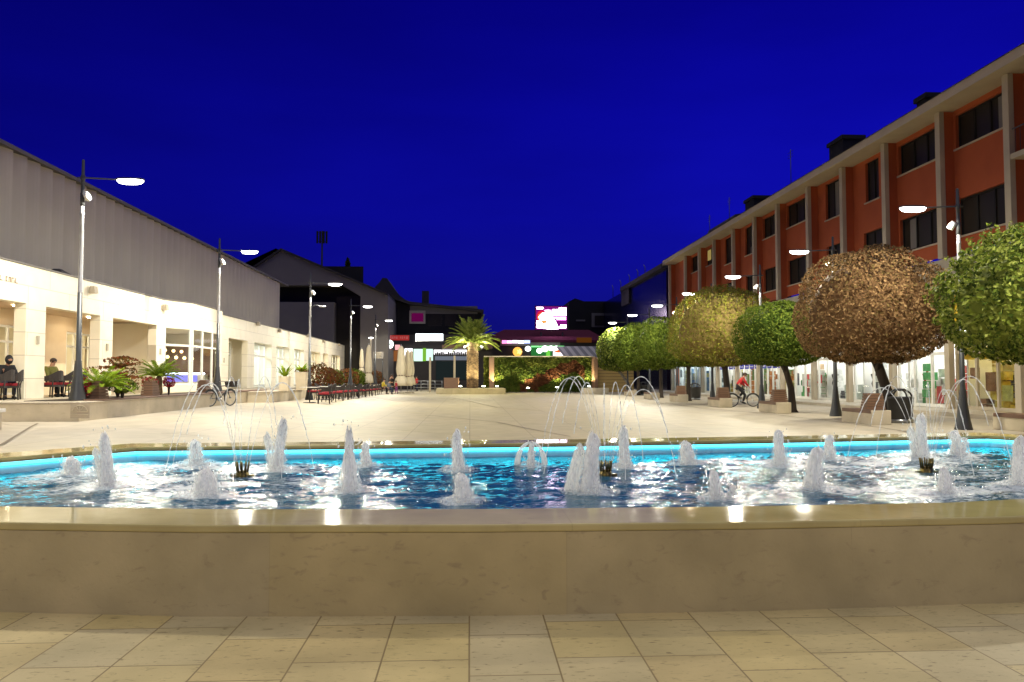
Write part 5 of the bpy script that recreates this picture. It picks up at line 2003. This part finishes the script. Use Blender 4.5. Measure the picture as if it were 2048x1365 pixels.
def plants():
    rs = random.Random(8)
    # cycads in the long planter
    for px, py, ln, h, lab in ((203, 768, 1.12, .30, 'deep green cycad with spreading fronds right of the near left lamp post'),
                               (318, 760, 1.0, .62, 'yellow green cycad on a short trunk above crimson flowers')):
        Y = 23.9 if px < 250 else 28.5
        p = Q(px, py, Y)
        t = thing('cycad', lab, 'plant', (p.x, Y, .85))
        MB().lathe([(.10, 0), (.13, .1), (.11, h), (.05, h + .1)], (0, 0, 0), 12).build('trunk', mt['palmtrunk'], t)
        mb = MB()
        for k in range(40):
            q = k / 40
            frond(mb, (0, 0, h + .05), k * 2.39996, ln * (1 - .35 * q), .22 + .75 * q, .42 - .1 * q, .17, 24, rs, .012, .5)
        mb.build('crown', mt['lf_cycad'], t)

    def bush(px, pyb, Y, zb, rx, rz, mat, lab, seed, n=1500, size=.06, name='shrub', stem=.0, cat='shrub', layers=1):
        p = Q(px, pyb, Y)
        t = thing(name, lab, cat, (p.x, Y, zb))
        mb = MB()
        for k in range(5):
            a = k * 1.3
            mb.tube([(0, 0, -.02), (math.cos(a) * rx * .15, math.sin(a) * rx * .15, stem + rz * .3), (math.cos(a) * rx * .55, math.sin(a) * rx * .55, stem + rz)], [.03, .02, .008], 6)
        mb.build('stem', mt['bark'], t)
        if layers == 1:
            crown('foliage', mt[mat], t, stem + rz * .75, rx, rz, rz * .75, n, size, seed, .28, 2, 2, False)
        else:
            for k in range(layers):
                crown('foliage', mt[mat], t, stem + rz * (.35 + .55 * k), rx * (1 - .22 * k), rz * .26, rz * .2, n // layers, size, seed + k, .35, 2, 2, False, cx=.15 * (-1) ** k * rx)
        return t
    bush(236, 765, 26.0, .85, 1.0, .55, 'lf_red', 'spreading dark red maple behind the deep green cycad', 31, 2600, .05, 'maple_shrub', .35, 'shrub', 3)
    bush(170, 770, 23.4, .85, .17, .34, 'lf_flower', 'upright crimson flowers beside the foot of the near left lamp post', 33, 420, .035, 'flowers', .05, 'flowers')
    bush(300, 768, 27.8, .85, .26, .2, 'lf_flower', 'crimson flowers under the left side of the yellow green cycad', 35, 420, .035, 'flowers', .3, 'flowers')
    bush(338, 768, 29.0, .85, .22, .2, 'lf_flower', 'crimson flowers under the right side of the yellow green cycad', 36, 420, .035, 'flowers', .3, 'flowers')
    bush(245, 780, 24.6, .85, .42, .22, 'lf_green', 'small dark green bush with a thin stem at the foot of the red maple', 37, 420, .06, 'shrub', .2, 'shrub')
    for k, (px, mat, rx, rz, Y, lab) in enumerate(((637, 'lf_red', 1.1, .88, 53.3, 'rounded red shrub nearest to the cream pots'), (657, 'lf_red', 1.0, .75, 57, 'red shrub with a green base, second behind the chair rows'),
                                                   (670, 'lf_lime', .65, .72, 59.9, 'small yellow green shrub between the red ones'), (696, 'lf_red', .9, .8, 66.2, 'reddish shrub just left of the fourth left lamp post'),
                                                   (712, 'lf_green', .85, .8, 70.9, 'bushy green shrub behind the far chairs'), (727, 'lf_lime', .6, .62, 75.9, 'yellow green shrub under the closed parasols'),
                                                   (752, 'lf_red', .8, .8, 86, 'dark red shrub farthest to the right behind the seated people'))):
        bush(px, 765, Y, .78, rx, rz, mat, lab, 40 + k, 1300, .085)
    # cream square pots with fan plants
    for k, (px, Y, w, lab) in enumerate(((603, 41.8, .56, 'tall cream square pot with a spiky plant beside the chair rows'), (569, 39.2, .5, 'low cream square pot with a fan of green blades'))):
        p = Q(px, 780, Y)
        h = .95 if k == 0 else .72
        z = .83
        t = thing('plant_pot', lab, 'plant pot', (p.x, Y, z))
        MB().box((0, 0, h / 2), (w * .86, w * .86, h), 0, 0, (1.16, 1.16)).build('pot', mt['pot'], t, bevel=.01)
        mb = MB()
        for q in range(26):
            a = q * 2.39996
            e = rs.uniform(.35, 1.2)
            b = Vector((math.cos(a) * .05, math.sin(a) * .05, h))
            d = Vector((math.cos(a) * math.cos(e), math.sin(a) * math.cos(e), math.sin(e)))
            s = Vector((-math.sin(a), math.cos(a), 0)) * .035
            L_ = rs.uniform(.5, .85)
            mb.add([b - s, b + d * L_ * .55 - s * 1.2 + Vector((0, 0, .03)), b + d * L_ - Vector((0, 0, .08)), b + d * L_ * .55 + s * 1.2 + Vector((0, 0, .03)), b + s], [(0, 1, 2, 3, 4)])
        mb.build('blades', mt['lf_cycad'], t)
        if k == 0:
            crown('undergrowth', mt['lf_red'], t, h + .03, .34, .14, .1, 300, .05, 77, .3, 2, 2, False)
    # conifers dark against the sky behind the gabled hall
    for px, pyt, w, lab in ((695, 517, 2.6, 'taller dark conifer against the sky behind the gabled hall'), (719, 540, 1.9, 'shorter dark conifer against the sky behind the gabled hall')):
        Y = 125
        p, q = Q(px, 600, Y), Q(px, pyt, Y)
        t = thing('conifer', lab, 'tree', (p.x, Y, 0), 0, 'conifers behind the gabled hall')
        MB().tube([(0, 0, 0), (0, 0, q.z - .5)], [.4, .05], 8).build('trunk', mt['bark'], t)
        r2 = np.random.RandomState(int(px))
        n = 3000
        zz = r2.uniform(0, 1, n) ** .7
        lay = .55 + .45 * np.abs(np.sin(zz * 24))
        rad = w * zz * lay * r2.uniform(.3, 1, n) + .1
        an = r2.uniform(0, 2 * PI, n)
        P = np.stack([np.cos(an) * rad, np.sin(an) * rad, q.z - zz * 9 - .3 * rad], 1)
        v, f = leaves(P, np.stack([np.cos(an), np.sin(an), 0 * an - .4], 1), .3, r2, .5)
        mesh_from('crown', v, f, [mt['lf_hedge']], t)


plants()

# ================================================================== FURNITURE


def seat_back(loc, rz, label, w=.62, h=.52):
    t = thing('slatted_seat_back', label, 'seat back', loc, rz, 'brown slatted seat backs')
    mb = MB()
    n = 6
    for k in range(n):
        z = h * (k + .5) / n
        mb.box((0, 0, z), (.40 - .10 * k / n, w * (1 - .04 * k), h / n - .012), 0, 0)
    mb.build('slats', mt['wood'], t)
    MB().span((-.14, -w * .36, 0), (.14, w * .36, h * .97)).build('core', mt['bark'], t)
    return t


sb0 = seat_back((-10.95, 23.75, .876), PI / 2 * 0, 'brown slatted seat back nearest on the long planter, below the deep green cycad')
dup(sb0, (-10.95, 27.6, .876), 0, 'brown slatted seat back on the long planter below the yellow green cycad')
dup(sb0, (-10.95, 33.0, .876), 0, 'brown slatted seat back on the long planter left of the parked bicycle')


def bench(px, pyb, label, back, x0=None, L_=2.0):
    """near left corner at the pixel; the bench runs away from the viewer"""
    c = gp(px, pyb)
    x0 = c.x if x0 is None else x0
    t = thing('stone_bench', label, 'bench', (x0 + .31, c.y, 0), 0, 'stone block benches along the right row of trees')
    MB().span((x0, c.y, 0), (x0 + .63, c.y + L_, .46)).build('block', mt['terrace'], t, t.location, bevel=.015)
    MB().span((x0 - .02, c.y + .06, .36), (x0 + .5, c.y + L_ - .06, .475)).build('wood_seat', mt['woodseat'], t, t.location, bevel=.008)
    if back:
        dup(sb0, (x0 + .33, c.y + .55, .476), PI / 2, back)


bench(1744, 851, 'nearest stone bench on the right, in front of the black litter bin', 'brown slatted seat back standing behind the arching spray on the near right bench')
bench(1553, 828, 'stone bench beside the trunk of the round green tree', 'brown slatted seat back on the bench beside the round green tree')
bench(1440, 816, 'stone bench just behind the cyclist', 'brown slatted seat back on the bench behind the cyclist')
bench(1356, 805, 'stone bench left of the middle litter bin', 'brown slatted seat back on the bench left of the middle litter bin')
bench(1301, 800, 'stone bench right of the farthest litter bin', None)
bench(1258, 793, 'farthest stone bench below the pale patched trunk', None)
bench(2098, 868, 'stone bench with dark wood seat cut by the right edge of the picture', None, 15.2)


def make_bin():
    t = thing('litter_bin', 'x', 'litter bin', (0, 0, 0), 0, 'black litter bins along the right row of trees')
    MB().lathe([(.34, 0), (.36, .03), (.40, .78), (.42, .80), (.42, .84), (.40, .86)], (0, 0, 0), 24).build('body', mt['bin'], t)
    mb = MB()
    pts = [(.40 * math.cos(a), 0, .86 + .24 * math.sin(a)) for a in [PI * k / 12 for k in range(13)]]
    mb.tube(pts, .03, 8)
    mb.tube([(0, y, z) for x, y, z in [(0, .40 * math.cos(a), .86 + .24 * math.sin(a)) for a in [PI * k / 12 for k in range(13)]]], .03, 8)
    mb.ell((0, 0, 1.09), (.2, .2, .045), 14, 6)
    mb.build('hood', mt['bin'], t)
    MB().lathe([(.36, .0), (.37, .10)], (0, 0, .02), 24).build('base_band', mt['steel'], t)
    MB().lathe([(.33, .80), (.30, .83), (.02, .835)], (0, 0, 0), 20).build('liner', mt['rubber'], t)
    return t


b0 = make_bin()
p = gp(1801, 846)
b0.location = p
b0['label'] = 'black round litter bin with a hooped hood in front of the copper brown tree'
for px, py, lab in ((1390, 800, 'black litter bin just right of the bench in the middle distance'), (1287, 791, 'farthest black litter bin among the round green trees')):
    q = gp(px, py)
    dup(b0, q, .3, lab)


def make_chair():
    t = thing('cafe_chair', 'x', 'chair', (0, 0, 0), 0, 'dark wicker cafe chairs with red cushions')
    mb = MB()
    n = 14
    vs = []
    for ring_ in (0, 1):
        for z in (0, 1):
            for k in range(n + 1):
                a = PI * (-.62 + 1.24 * k / n) + PI / 2
                r = (.31 if ring_ == 0 else .275)
                top = .68 + .19 * max(0, math.sin(a)) ** 2
                vs.append((math.cos(a) * r, math.sin(a) * r * 1.0, .53 if z == 0 else top))
    m = n + 1
    fs = []
    for k in range(n):
        fs += [(k, k + 1, m + k + 1, m + k), (2 * m + k, 3 * m + k, 3 * m + k + 1, 2 * m + k + 1), (m + k, m + k + 1, 3 * m + k + 1, 3 * m + k), (k, 2 * m + k, 2 * m + k + 1, k + 1)]
    mb.add(vs, fs, 0, False)
    mb.build('shell', mt['wicker'], t)
    t.scale = (1.15, 1.15, 1.08)
    MB().box((0, -.02, .37), (.52, .5, .06)).build('seat', mt['wicker'], t)
    MB().box((0, -.03, .44), (.48, .46, .085)).build('cushion', mt['cushion'], t, bevel=.025)
    for x in (-.22, .22):
        for y in (-.22, .2):
            MB().tube([(x * 1.1, y * 1.2, .56), (x, y, .36), (x * 1.1, y * 1.1, 0)], .02, 6).build('leg', mt['wicker'], t)
    return t


def make_table():
    t = thing('cafe_table', 'x', 'table', (0, 0, 0), 0, 'white topped cafe tables')
    MB().box((0, 0, .735), (.8, .8, .03)).build('tabletop', mt['tabletop'], t, bevel=.006)
    MB().lathe([(.03, .03), (.03, .72)], (0, 0, 0), 10).build('leg', mt['pole'], t)
    MB().box((0, 0, .015), (.5, .5, .03)).build('base', mt['pole'], t)
    return t


def cafe():
    ch, tb = make_chair(), make_table()
    first = [True, True]

    def chair(x, y, z, rz, lab):
        if first[0]:
            ch.location, ch['label'] = (x, y, z), lab
            ch.rotation_euler = (0, 0, rz)
            first[0] = False
            return
        dup(ch, (x, y, z), rz, lab)

    def table(x, y, z, lab):
        if first[1]:
            tb.location, tb['label'] = (x, y, z), lab
            first[1] = False
            return
        dup(tb, (x, y, z), 0, lab)
    # two long rows in the square, tables between them
    rs = random.Random(2)
    near = 'dark wicker chair with red cushion, front row, '
    a, b = gp(645, 808), gp(754, 789)
    K = 13
    ords = ['nearest the fountain', 'second from the near end', 'third from the near end', 'fourth from the near end', 'fifth from the near end', 'sixth from the near end',
            'in the middle of the row', 'sixth from the far end', 'fifth from the far end', 'fourth from the far end', 'third from the far end', 'second from the far end', 'at the far end']
    for k in range(K):
        q = a.lerp(b, (k / (K - 1)))
        chair(q.x + rs.uniform(-.08, .08), q.y, gz(q.x, q.y), -PI / 2 + rs.uniform(-.25, .25), near + ords[k])
        if k % 2 == 0:
            x = q.x - .70
            table(x, q.y + .5, gz(x, q.y), 'white topped table between chair rows, ' + ords[k].replace('of the row', 'of the rows'))
        x = q.x - 1.30
        if k < 2:
            continue
        chair(x, q.y + rs.uniform(-.1, .1), gz(x, q.y), PI / 2 + rs.uniform(-.25, .25), 'dark wicker chair with red cushion, back row, ' + ords[k])
    # under the arcade
    for x, y, rz, lab in ((at(2, 780, 25.0).x, 25.0, 0, 'dark wicker chair under the arcade left of the first pillar, near the left edge'), (at(20, 780, 25.4).x, 25.4, .4, 'dark wicker chair under the arcade next to the first pillar, left side'),
                          (at(103, 780, 28.2).x, 28.2, -.2, 'dark wicker chair under the arcade just right of the first pillar'), (at(127, 780, 28.9).x, 28.9, .2, 'dark wicker chair under the arcade in the middle of the second opening'),
                          (at(152, 780, 29.8).x, 29.8, .1, 'dark wicker chair under the arcade left of the second pillar')):
        chair(x, y, TZ, rz + PI / 2 + PI, lab)
    for x, y, lab in ((at(12, 780, 26.3).x, 26.3, 'white topped table under the arcade at the left edge'), (at(118, 780, 30.0).x, 30.0, 'white topped table under the arcade in front of the seated man')):
        table(x, y, TZ, lab)
    # red padded bench seats by the arcade
    # low timber tables and seats before the hedge
    for px, py, w, lab in ((849, 779, 1.7, 'pale timber bench table left of the far post'), (862, 779, 1.4, 'pale timber bench table below the pale post')):
        q = gp(px, py)
        t = thing('timber_table', lab, 'table', (q.x, q.y, 0))
        MB().box((0, 0, .8), (w, .9, .12)).build('tabletop', mt['yellowwood'], t)
        MB().box((0, -.8, .48), (w, .35, .08)).build('bench_seat', mt['yellowwood'], t)
        for sx in (-1, 1):
            MB().box((sx * w * .4, -.2, .37), (.1, 1.1, .73)).build('leg', mt['pole'], t)


cafe()


def umbrellas():
    for px, pyt, pyb, r, Y, lab in ((723, 698, 748, .30, 84, 'closed cream parasol left of the globe topped post'), (737, 690, 766, .40, 74, 'closed cream parasol with the globe topped post beside it'),
                                    (802, 692, 772, .55, 73, 'largest closed cream parasol left of the bright shop window'), (815, 700, 772, .42, 74.5, 'closed cream parasol in the middle of the three by the shops'),
                                    (822, 702, 770, .38, 76, 'closed cream parasol on the right of the three by the shops')):
        p, q = Q(px, pyb, Y), Q(px, pyt, Y)
        t = thing('closed_parasol', lab, 'parasol', (p.x, Y, 0), 0, 'closed cream parasols')
        z0, z1 = max(.5, p.z), q.z
        n, m = 24, 12
        vs, fs = [], []
        for i in range(m + 1):
            tt = i / m
            pinch = 1 - .35 * math.exp(-((tt - .26) / .07) ** 2)
            rad = r * (1.0 - .62 * tt) * pinch if tt < .95 else r * .14
            for j in range(n):
                a = 2 * PI * j / n
                vs.append((math.cos(a) * rad * (1 + .16 * math.cos(a * 8)), math.sin(a) * rad * (1 + .16 * math.cos(a * 8)), z0 + (z1 - z0) * tt))
        for i in range(m):
            for j in range(n):
                k = (j + 1) % n
                fs.append((i * n + j, i * n + k, (i + 1) * n + k, (i + 1) * n + j))
        fs.append(tuple(range(m * n, m * n + n)))
        fs.append(tuple(range(n))[::-1])
        MB().add(vs, fs, 0, True).build('canopy', mt['canvas'], t)
        MB().tube([(0, 0, 0), (0, 0, z1 + .15)], .035, 8).build('pole', mt['steel'], t)
        MB().box((0, 0, .06), (.7, .7, .12)).build('base', mt['greyband'], t)
        zt = z0 + (z1 - z0) * .26
        MB().lathe([(r * .62, -.04), (r * .62, .04)], (0, 0, zt), 16).build('tie_strap', mt['woodseat'], t)
    # slim post with a lit round cap
    p, q = Q(741, 775, 75), Q(741, 678, 75)
    t = thing('post_light', 'slim post topped with a small round lit cap between the closed parasols', 'post light', (p.x, 75, 0))
    MB().tube([(0, 0, 0), (0, 0, q.z)], .07, 10).build('post', mt['pale'], t)
    MB().lathe([(.08, 0), (.24, .04), (.24, .12), (.05, .16)], (0, 0, q.z), 16).build('lit_cap', EM('cap_light', (1, .97, .9), 4), t)
    # pale posts by the shops
    for px, pyt, pyb, lab in ((860, 715, 778, 'pale square post standing in front of the white lit sign'), (909, 712, 757, 'pale post rising behind the square brown slatted box')):
        a, b = Q(px, pyb, 78), Q(px, pyt, 78)
        tag(MB().box((a.x, 78, b.z / 2), (.2, .2, b.z)).build('timber_post', mt['pale'], None, (a.x, 78, 0)), lab, 'post')
    # notice board
    a, b = Q(746, 718, 82), Q(767, 704, 82)
    t = thing('notice_board', 'grey notice board on posts right of the closed parasols', 'sign', ((a.x + b.x) / 2, 82, 0))
    MB().span((a.x, 82, a.z), (b.x, 82.1, b.z)).build('board', mt['greyclad'], t, t.location)
    for x in (a.x + .1, b.x - .1):
        MB().tube([(x, 82.16, 0), (x, 82.16, b.z)], .05, 8).build('post', mt['pole'], t, t.location)
    m = MB()
    for q in range(5):
        m.span((a.x + .25, 81.97, a.z + .12 + q * .12), (b.x - .2 - .12 * (q % 2), 81.995, a.z + .16 + q * .12))
    m.build('text_line', mt['pale'], t, t.location)
    # low railing in front of the dark shop windows
    a, b = Q(828, 760, 80), Q(884, 760, 80)
    t = thing('railing', 'thin steel railing in front of the dark shop windows', 'railing', ((a.x + b.x) / 2, 80, 0))
    m = MB()
    for z in (.45, .8, 1.12):
        m.tube([(a.x, 80, z), (b.x, 80, z)], .03, 6)
    m.build('rail', mt['steel'], t, t.location)
    for k in range(5):
        x = a.x + (b.x - a.x) * k / 4
        MB().tube([(x, 80, 0), (x, 80, 1.15)], .035, 6).build('post', mt['steel'], t, t.location)


umbrellas()


# ================================================================== BICYCLES AND PEOPLE
def bicycle(loc, rz, label, col, rider=False, basket=False):
    """side view along x, front wheel at +x"""
    t = thing('bicycle', label, 'bicycle', loc, rz)
    for x, nm in ((-.52, 'wheel'), (.55, 'wheel')):
        ringp = [(x + .315 * math.cos(a), 0, .335 + .315 * math.sin(a)) for a in [2 * PI * k / 32 for k in range(33)]]
        w = MB().tube(ringp, .020, 8).build(nm, mt['rubber'], t)
        MB().tube([(x + .29 * math.cos(a), 0, .335 + .29 * math.sin(a)) for a in [2 * PI * k / 32 for k in range(33)]], .010, 6).build('rim', mt['steel'], w)
        sp = MB()
        for k in range(14):
            a = 2 * PI * k / 14
            sp.tube([(x, .02 * (-1) ** k, .335), (x + .29 * math.cos(a), 0, .335 + .29 * math.sin(a))], .0025, 4)
        sp.tube([(x, -.05, .335), (x, .05, .335)], .025, 8)
        sp.build('spokes', mt['steel'], w)
    fr = MB()
    bb, st, hd, hd2 = (-.06, 0, .29), (-.20, 0, .80), (.36, 0, .84), (.40, 0, .70)
    for a, b, r in ((bb, st, .018), (bb, hd2, .02), (st, hd, .018), (bb, (-.52, 0, .335), .012), (st, (-.52, 0, .335), .011), (hd, hd2, .022), (hd2, (.46, 0, .5), .016), ((.46, 0, .5), (.55, 0, .335), .014), (st, (-.23, 0, .90), .014), (hd, (.33, 0, .97), .014)):
        fr.tube([a, b], r, 8)
    fr.build('frame', col, t)
    MB().box((-.25, 0, .93), (.26, .15, .06), 0, 0, (.8, .6)).build('saddle', mt['rubber'], t, bevel=.015)
    MB().tube([(.22, -.29, 1.0), (.33, -.2, 1.02), (.34, 0, .99), (.33, .2, 1.02), (.22, .29, 1.0)], .013, 8).build('handlebar', mt['steel'], t)
    cr_ = MB().tube([(-.06, -.03, .29), (-.06, .03, .29)], .085, 16)
    cr_.tube([(-.06, -.07, .29), (.05, -.10, .17)], .012, 6)
    cr_.tube([(-.06, .07, .29), (-.17, .10, .41)], .012, 6)
    cr_.build('crankset', mt['steel'], t)
    for x in (-.52, .55):
        MB().tube([(x + .355 * math.cos(a), 0, .335 + .355 * math.sin(a)) for a in [R(20) + R(150) * k / 12 for k in range(13)]], .022, 6).build('mudguard', mt['pole'], t)
    if basket:
        MB().box((.60, 0, .90), (.30, .34, .24), 0, 0, (1.2, 1.2)).build('basket', mt['wicker'], t)
    MB().box((-.56, 0, .74), (.34, .14, .025)).build('carrier', mt['steel'], t)
    return t


def skin_mesh(name, chains, mat, parent, sub=1, root=0):
    """chains of (point, radius) welded where points coincide, grown into one skin"""
    idx, vs, rad, es = {}, [], [], []
    for chn in chains:
        last = None
        for p, r in chn:
            key = tuple(round(c, 4) for c in p)
            if key not in idx:
                idx[key] = len(vs)
                vs.append(tuple(p))
                rad.append(r)
            k = idx[key]
            if last is not None and last != k:
                es.append((last, k))
            last = k
    me = bpy.data.meshes.new(name)
    me.from_pydata(vs, es, [])
    o = bpy.data.objects.new(name, me)
    COL.objects.link(o)
    sk = o.modifiers.new('skin', 'SKIN')
    sk.use_smooth_shade = True
    for k, r in enumerate(rad):
        d = me.skin_vertices[0].data[k]
        d.radius = (r, r) if not isinstance(r, tuple) else r
        d.use_root = (k == root)
    sb = o.modifiers.new('sub', 'SUBSURF')
    sb.levels = sb.render_levels = sub
    dg = bpy.context.evaluated_depsgraph_get()
    m2 = bpy.data.meshes.new_from_object(o.evaluated_get(dg))
    m2.name = name
    o.modifiers.clear()
    o.data = m2
    bpy.data.meshes.remove(me)
    m2.materials.clear()
    m2.materials.append(mat)
    o.parent = parent
    return o


def person(label, loc, rz, J, top, bottom, hair='hair', scale=1.0, hood=False, group=None):
    """J: joint positions, facing +x; left is +y"""
    t = thing('person', label, 'person', loc, rz, group)
    V = {k: Vector(v) for k, v in J.items()}
    pel, che, nek, hed = V['pelvis'], V['chest'], V['neck'], V['head']
    wai = pel.lerp(che, .45)
    up = (hed - nek).normalized()
    fw = V['face'].normalized() if 'face' in V else Vector((1, 0, 0))
    ch = [[(pel, .135), (wai, .12), (che, .135), (nek, .058), (hed - up * .05, .078), (hed + up * .03, .098), (hed + up * .10, .07)],
          [(hed - up * .05, .078), (hed - up * .07 + fw * .075, .035)],
          [(hed + up * .03, .098), (hed + fw * .115 - up * .01, .018)]]
    for s in 'lr':
        sh, el, ha = V['sh' + s], V['el' + s], V['ha' + s]
        ch.append([(che, .135), (sh, .068), (sh.lerp(el, .5), .052), (el, .043), (el.lerp(ha, .6), .034), (ha, .027), (ha + (ha - el).normalized() * .06, .034)])
        d = (ha - el).normalized()
        sd = d.cross(Vector((0, 0, 1)))
        sd = sd.normalized() if sd.length > .1 else Vector((0, 1, 0))
        cu = d.cross(sd).normalized()
        if cu.z > 0:
            cu = -cu
        palm_ = ha + d * .06
        for q, ln in ((-.026, .06), (-.009, .072), (.009, .068), (.026, .052)):
            b = palm_ + sd * q + d * .022
            ch.append([(palm_, .034), (b, .011), (b + d * ln * .5 + cu * .012, .009), (b + d * ln * .72 + cu * .04, .008)])
        ch.append([(ha, .027), (ha + d * .03 + sd * .04 + cu * .01, .012), (ha + d * .062 + sd * .046 + cu * .03, .009)])
        hp, kn, an = V['hip' + s], V['kn' + s], V['an' + s]
        ch.append([(pel, .135), (hp, .092), (hp.lerp(kn, .5), .078), (kn, .058), (kn.lerp(an, .35), .056), (an, .038), (V['to' + s], .032)])
    body = skin_mesh('body', ch, mt['skin'], t)
    # clothing over it
    cj = [[(pel + (che - pel) * .05, .165), (wai, .152), (che, .168), (nek - (nek - che) * .25, .085)]]
    for s in 'lr':
        sh, el, ha = V['sh' + s], V['el' + s], V['ha' + s]
        cj.append([(che, .168), (sh, .086), (sh.lerp(el, .5), .070), (el, .060), (el.lerp(ha, .6), .052), (el.lerp(ha, .95), .045)])
    skin_mesh('jacket', cj, mt['cl_' + top], t)
    ct = [[(pel + (che - pel) * .22, .145), (pel, .158)]]
    for s in 'lr':
        hp, kn, an = V['hip' + s], V['kn' + s], V['an' + s]
        ct.append([(pel, .158), (hp, .108), (hp.lerp(kn, .5), .094), (kn, .076), (kn.lerp(an, .4), .068), (kn.lerp(an, .93), .058)])
    skin_mesh('trousers', ct, mt['cl_' + bottom], t)
    for s in 'lr':
        a, b = V['an' + s], V['to' + s]
        MB().tube([a - (b - a) * .35 - Vector((0, 0, .02)), a - Vector((0, 0, .02)), a.lerp(b, .6) - Vector((0, 0, .01)), b], [.035, .055, .048, .03], 10).build('shoe', mt['rubber'], t)
        c = hed + fw * .098 + up * .035 + fw.cross(up) * (.034 if s == 'l' else -.034)
        MB().ell(c, (.012, .012, .012), 8, 6).build('eye', mt['rubber'], t)
        c = hed + fw.cross(up) * (.10 if s == 'l' else -.10) + up * .01
        MB().ell(c, (.022, .012, .032), 8, 6).build('ear', mt['skin'], t)
    hc = hed + up * .055 - fw * .018
    if hood:
        MB().ell(hed + up * .02 - fw * .03, (.118, .115, .15), 16, 10).build('hood', mt['cl_' + top], t)
    else:
        MB().ell(hc, (.118, .112, .098), 16, 10).build('hair', mt[hair], t)
    t.scale = (scale,) * 3
    return t


def stand(lean=0, arms=.1, stride=.12):
    return dict(pelvis=(0, 0, .95), chest=(lean, 0, 1.32), neck=(lean * 1.2, 0, 1.50), head=(lean * 1.3 + .02, 0, 1.63),
                shl=(lean, .19, 1.42), shr=(lean, -.19, 1.42), ell=(lean - .03, .25, 1.13), elr=(lean - .03, -.25, 1.13), hal=(arms, .25, .88), har=(arms, -.25, .88),
                hipl=(0, .10, .90), hipr=(0, -.10, .90), knl=(stride * .6, .11, .49), knr=(-stride * .2, -.11, .49), anl=(stride, .11, .08), anr=(-stride, -.11, .08), tol=(stride + .16, .12, .035), tor=(-stride + .16, -.12, .035))


def sit(fwd=.05, h=.48):
    z = h + .08
    return dict(pelvis=(0, 0, z), chest=(fwd, 0, z + .38), neck=(fwd * 1.4, 0, z + .56), head=(fwd * 1.8 + .03, 0, z + .69),
                shl=(fwd, .19, z + .47), shr=(fwd, -.19, z + .47), ell=(fwd + .10, .26, z + .19), elr=(fwd + .10, -.26, z + .19), hal=(fwd + .33, .17, z + .20), har=(fwd + .33, -.17, z + .20),
                hipl=(.05, .10, z - .02), hipr=(.05, -.10, z - .02), knl=(.45, .13, z - .02), knr=(.45, -.13, z - .02), anl=(.42, .13, .08), anr=(.42, -.13, .08), tol=(.58, .14, .035), tor=(.58, -.14, .035))


def people():
    # the cyclist in red, riding to the right
    c = gp(1485, 814)
    silver = M('pale_bicycle_paint', (.45, .46, .45), (.38, .39, .38), 5, .35, metal=.4)
    bicycle((c.x, c.y, 0), 0, 'pale bicycle being ridden by the man in red', silver)
    J = dict(pelvis=(-.24, 0, 1.03), chest=(-.03, 0, 1.34), neck=(.08, 0, 1.49), head=(.14, 0, 1.60), face=(1, -.25, -.1),
             shl=(-.01, .19, 1.43), shr=(-.01, -.19, 1.43), ell=(.10, .27, 1.19), elr=(.10, -.27, 1.19), hal=(.24, .26, 1.05), har=(.24, -.26, 1.05),
             hipl=(-.20, .10, .98), hipr=(-.20, -.10, .98), knl=(.16, .12, .83), knr=(.10, -.12, .60), anl=(-.14, .12, .50), anr=(-.02, -.12, .25), tol=(0, .12, .44), tor=(.12, -.12, .17))
    person('man in a red jacket and black trousers riding a pale bicycle', (c.x, c.y, 0), 0, J, 'red', 'black')
    # parked bicycle on the left
    c = gp(440, 813)
    bicycle((c.x, c.y, c.z), R(62), 'dark bicycle parked against the long planter on the left', mt['pole'], basket=True)
    # people under the arcade
    person('man in an olive jacket sitting under the arcade right of the first pillar', (at(100, 740, 29.2).x, 29.2, TZ), R(-18), sit(.06), 'olive', 'black')
    person('hooded person in black sitting under the arcade at the left edge', (at(9, 740, 26.0).x, 26.0, TZ), R(-40), sit(.18), 'black', 'navy', hood=True)
    # far people
    for px, py, Jn, rz, top, bot, sc, lab in ((764, 789, sit(.1), R(20), 'yellow', 'black', 1.0, 'seated person in a yellow jacket at the far end of the chair rows'),
                                              (783, 785, stand(.0), R(-60), 'black', 'black', 1.0, 'standing person in black behind the seated children'),
                                              (775, 789, sit(.12), R(-10), 'grey', 'navy', .92, 'child in a grey blue top sitting beside the person in yellow'),
                                              (793, 788, stand(.06), R(160), 'crimson', 'purple', .68, 'small child in a crimson jacket standing by the parasols'),
                                              (834, 783, stand(.05, .2), R(-150), 'red', 'navy', .92, 'person in a red jacket walking past the big closed parasol')):
        q = gp(px, py)
        person(lab, (q.x, q.y, gz(q.x, q.y)), rz, Jn, top, bot, scale=sc)


people()
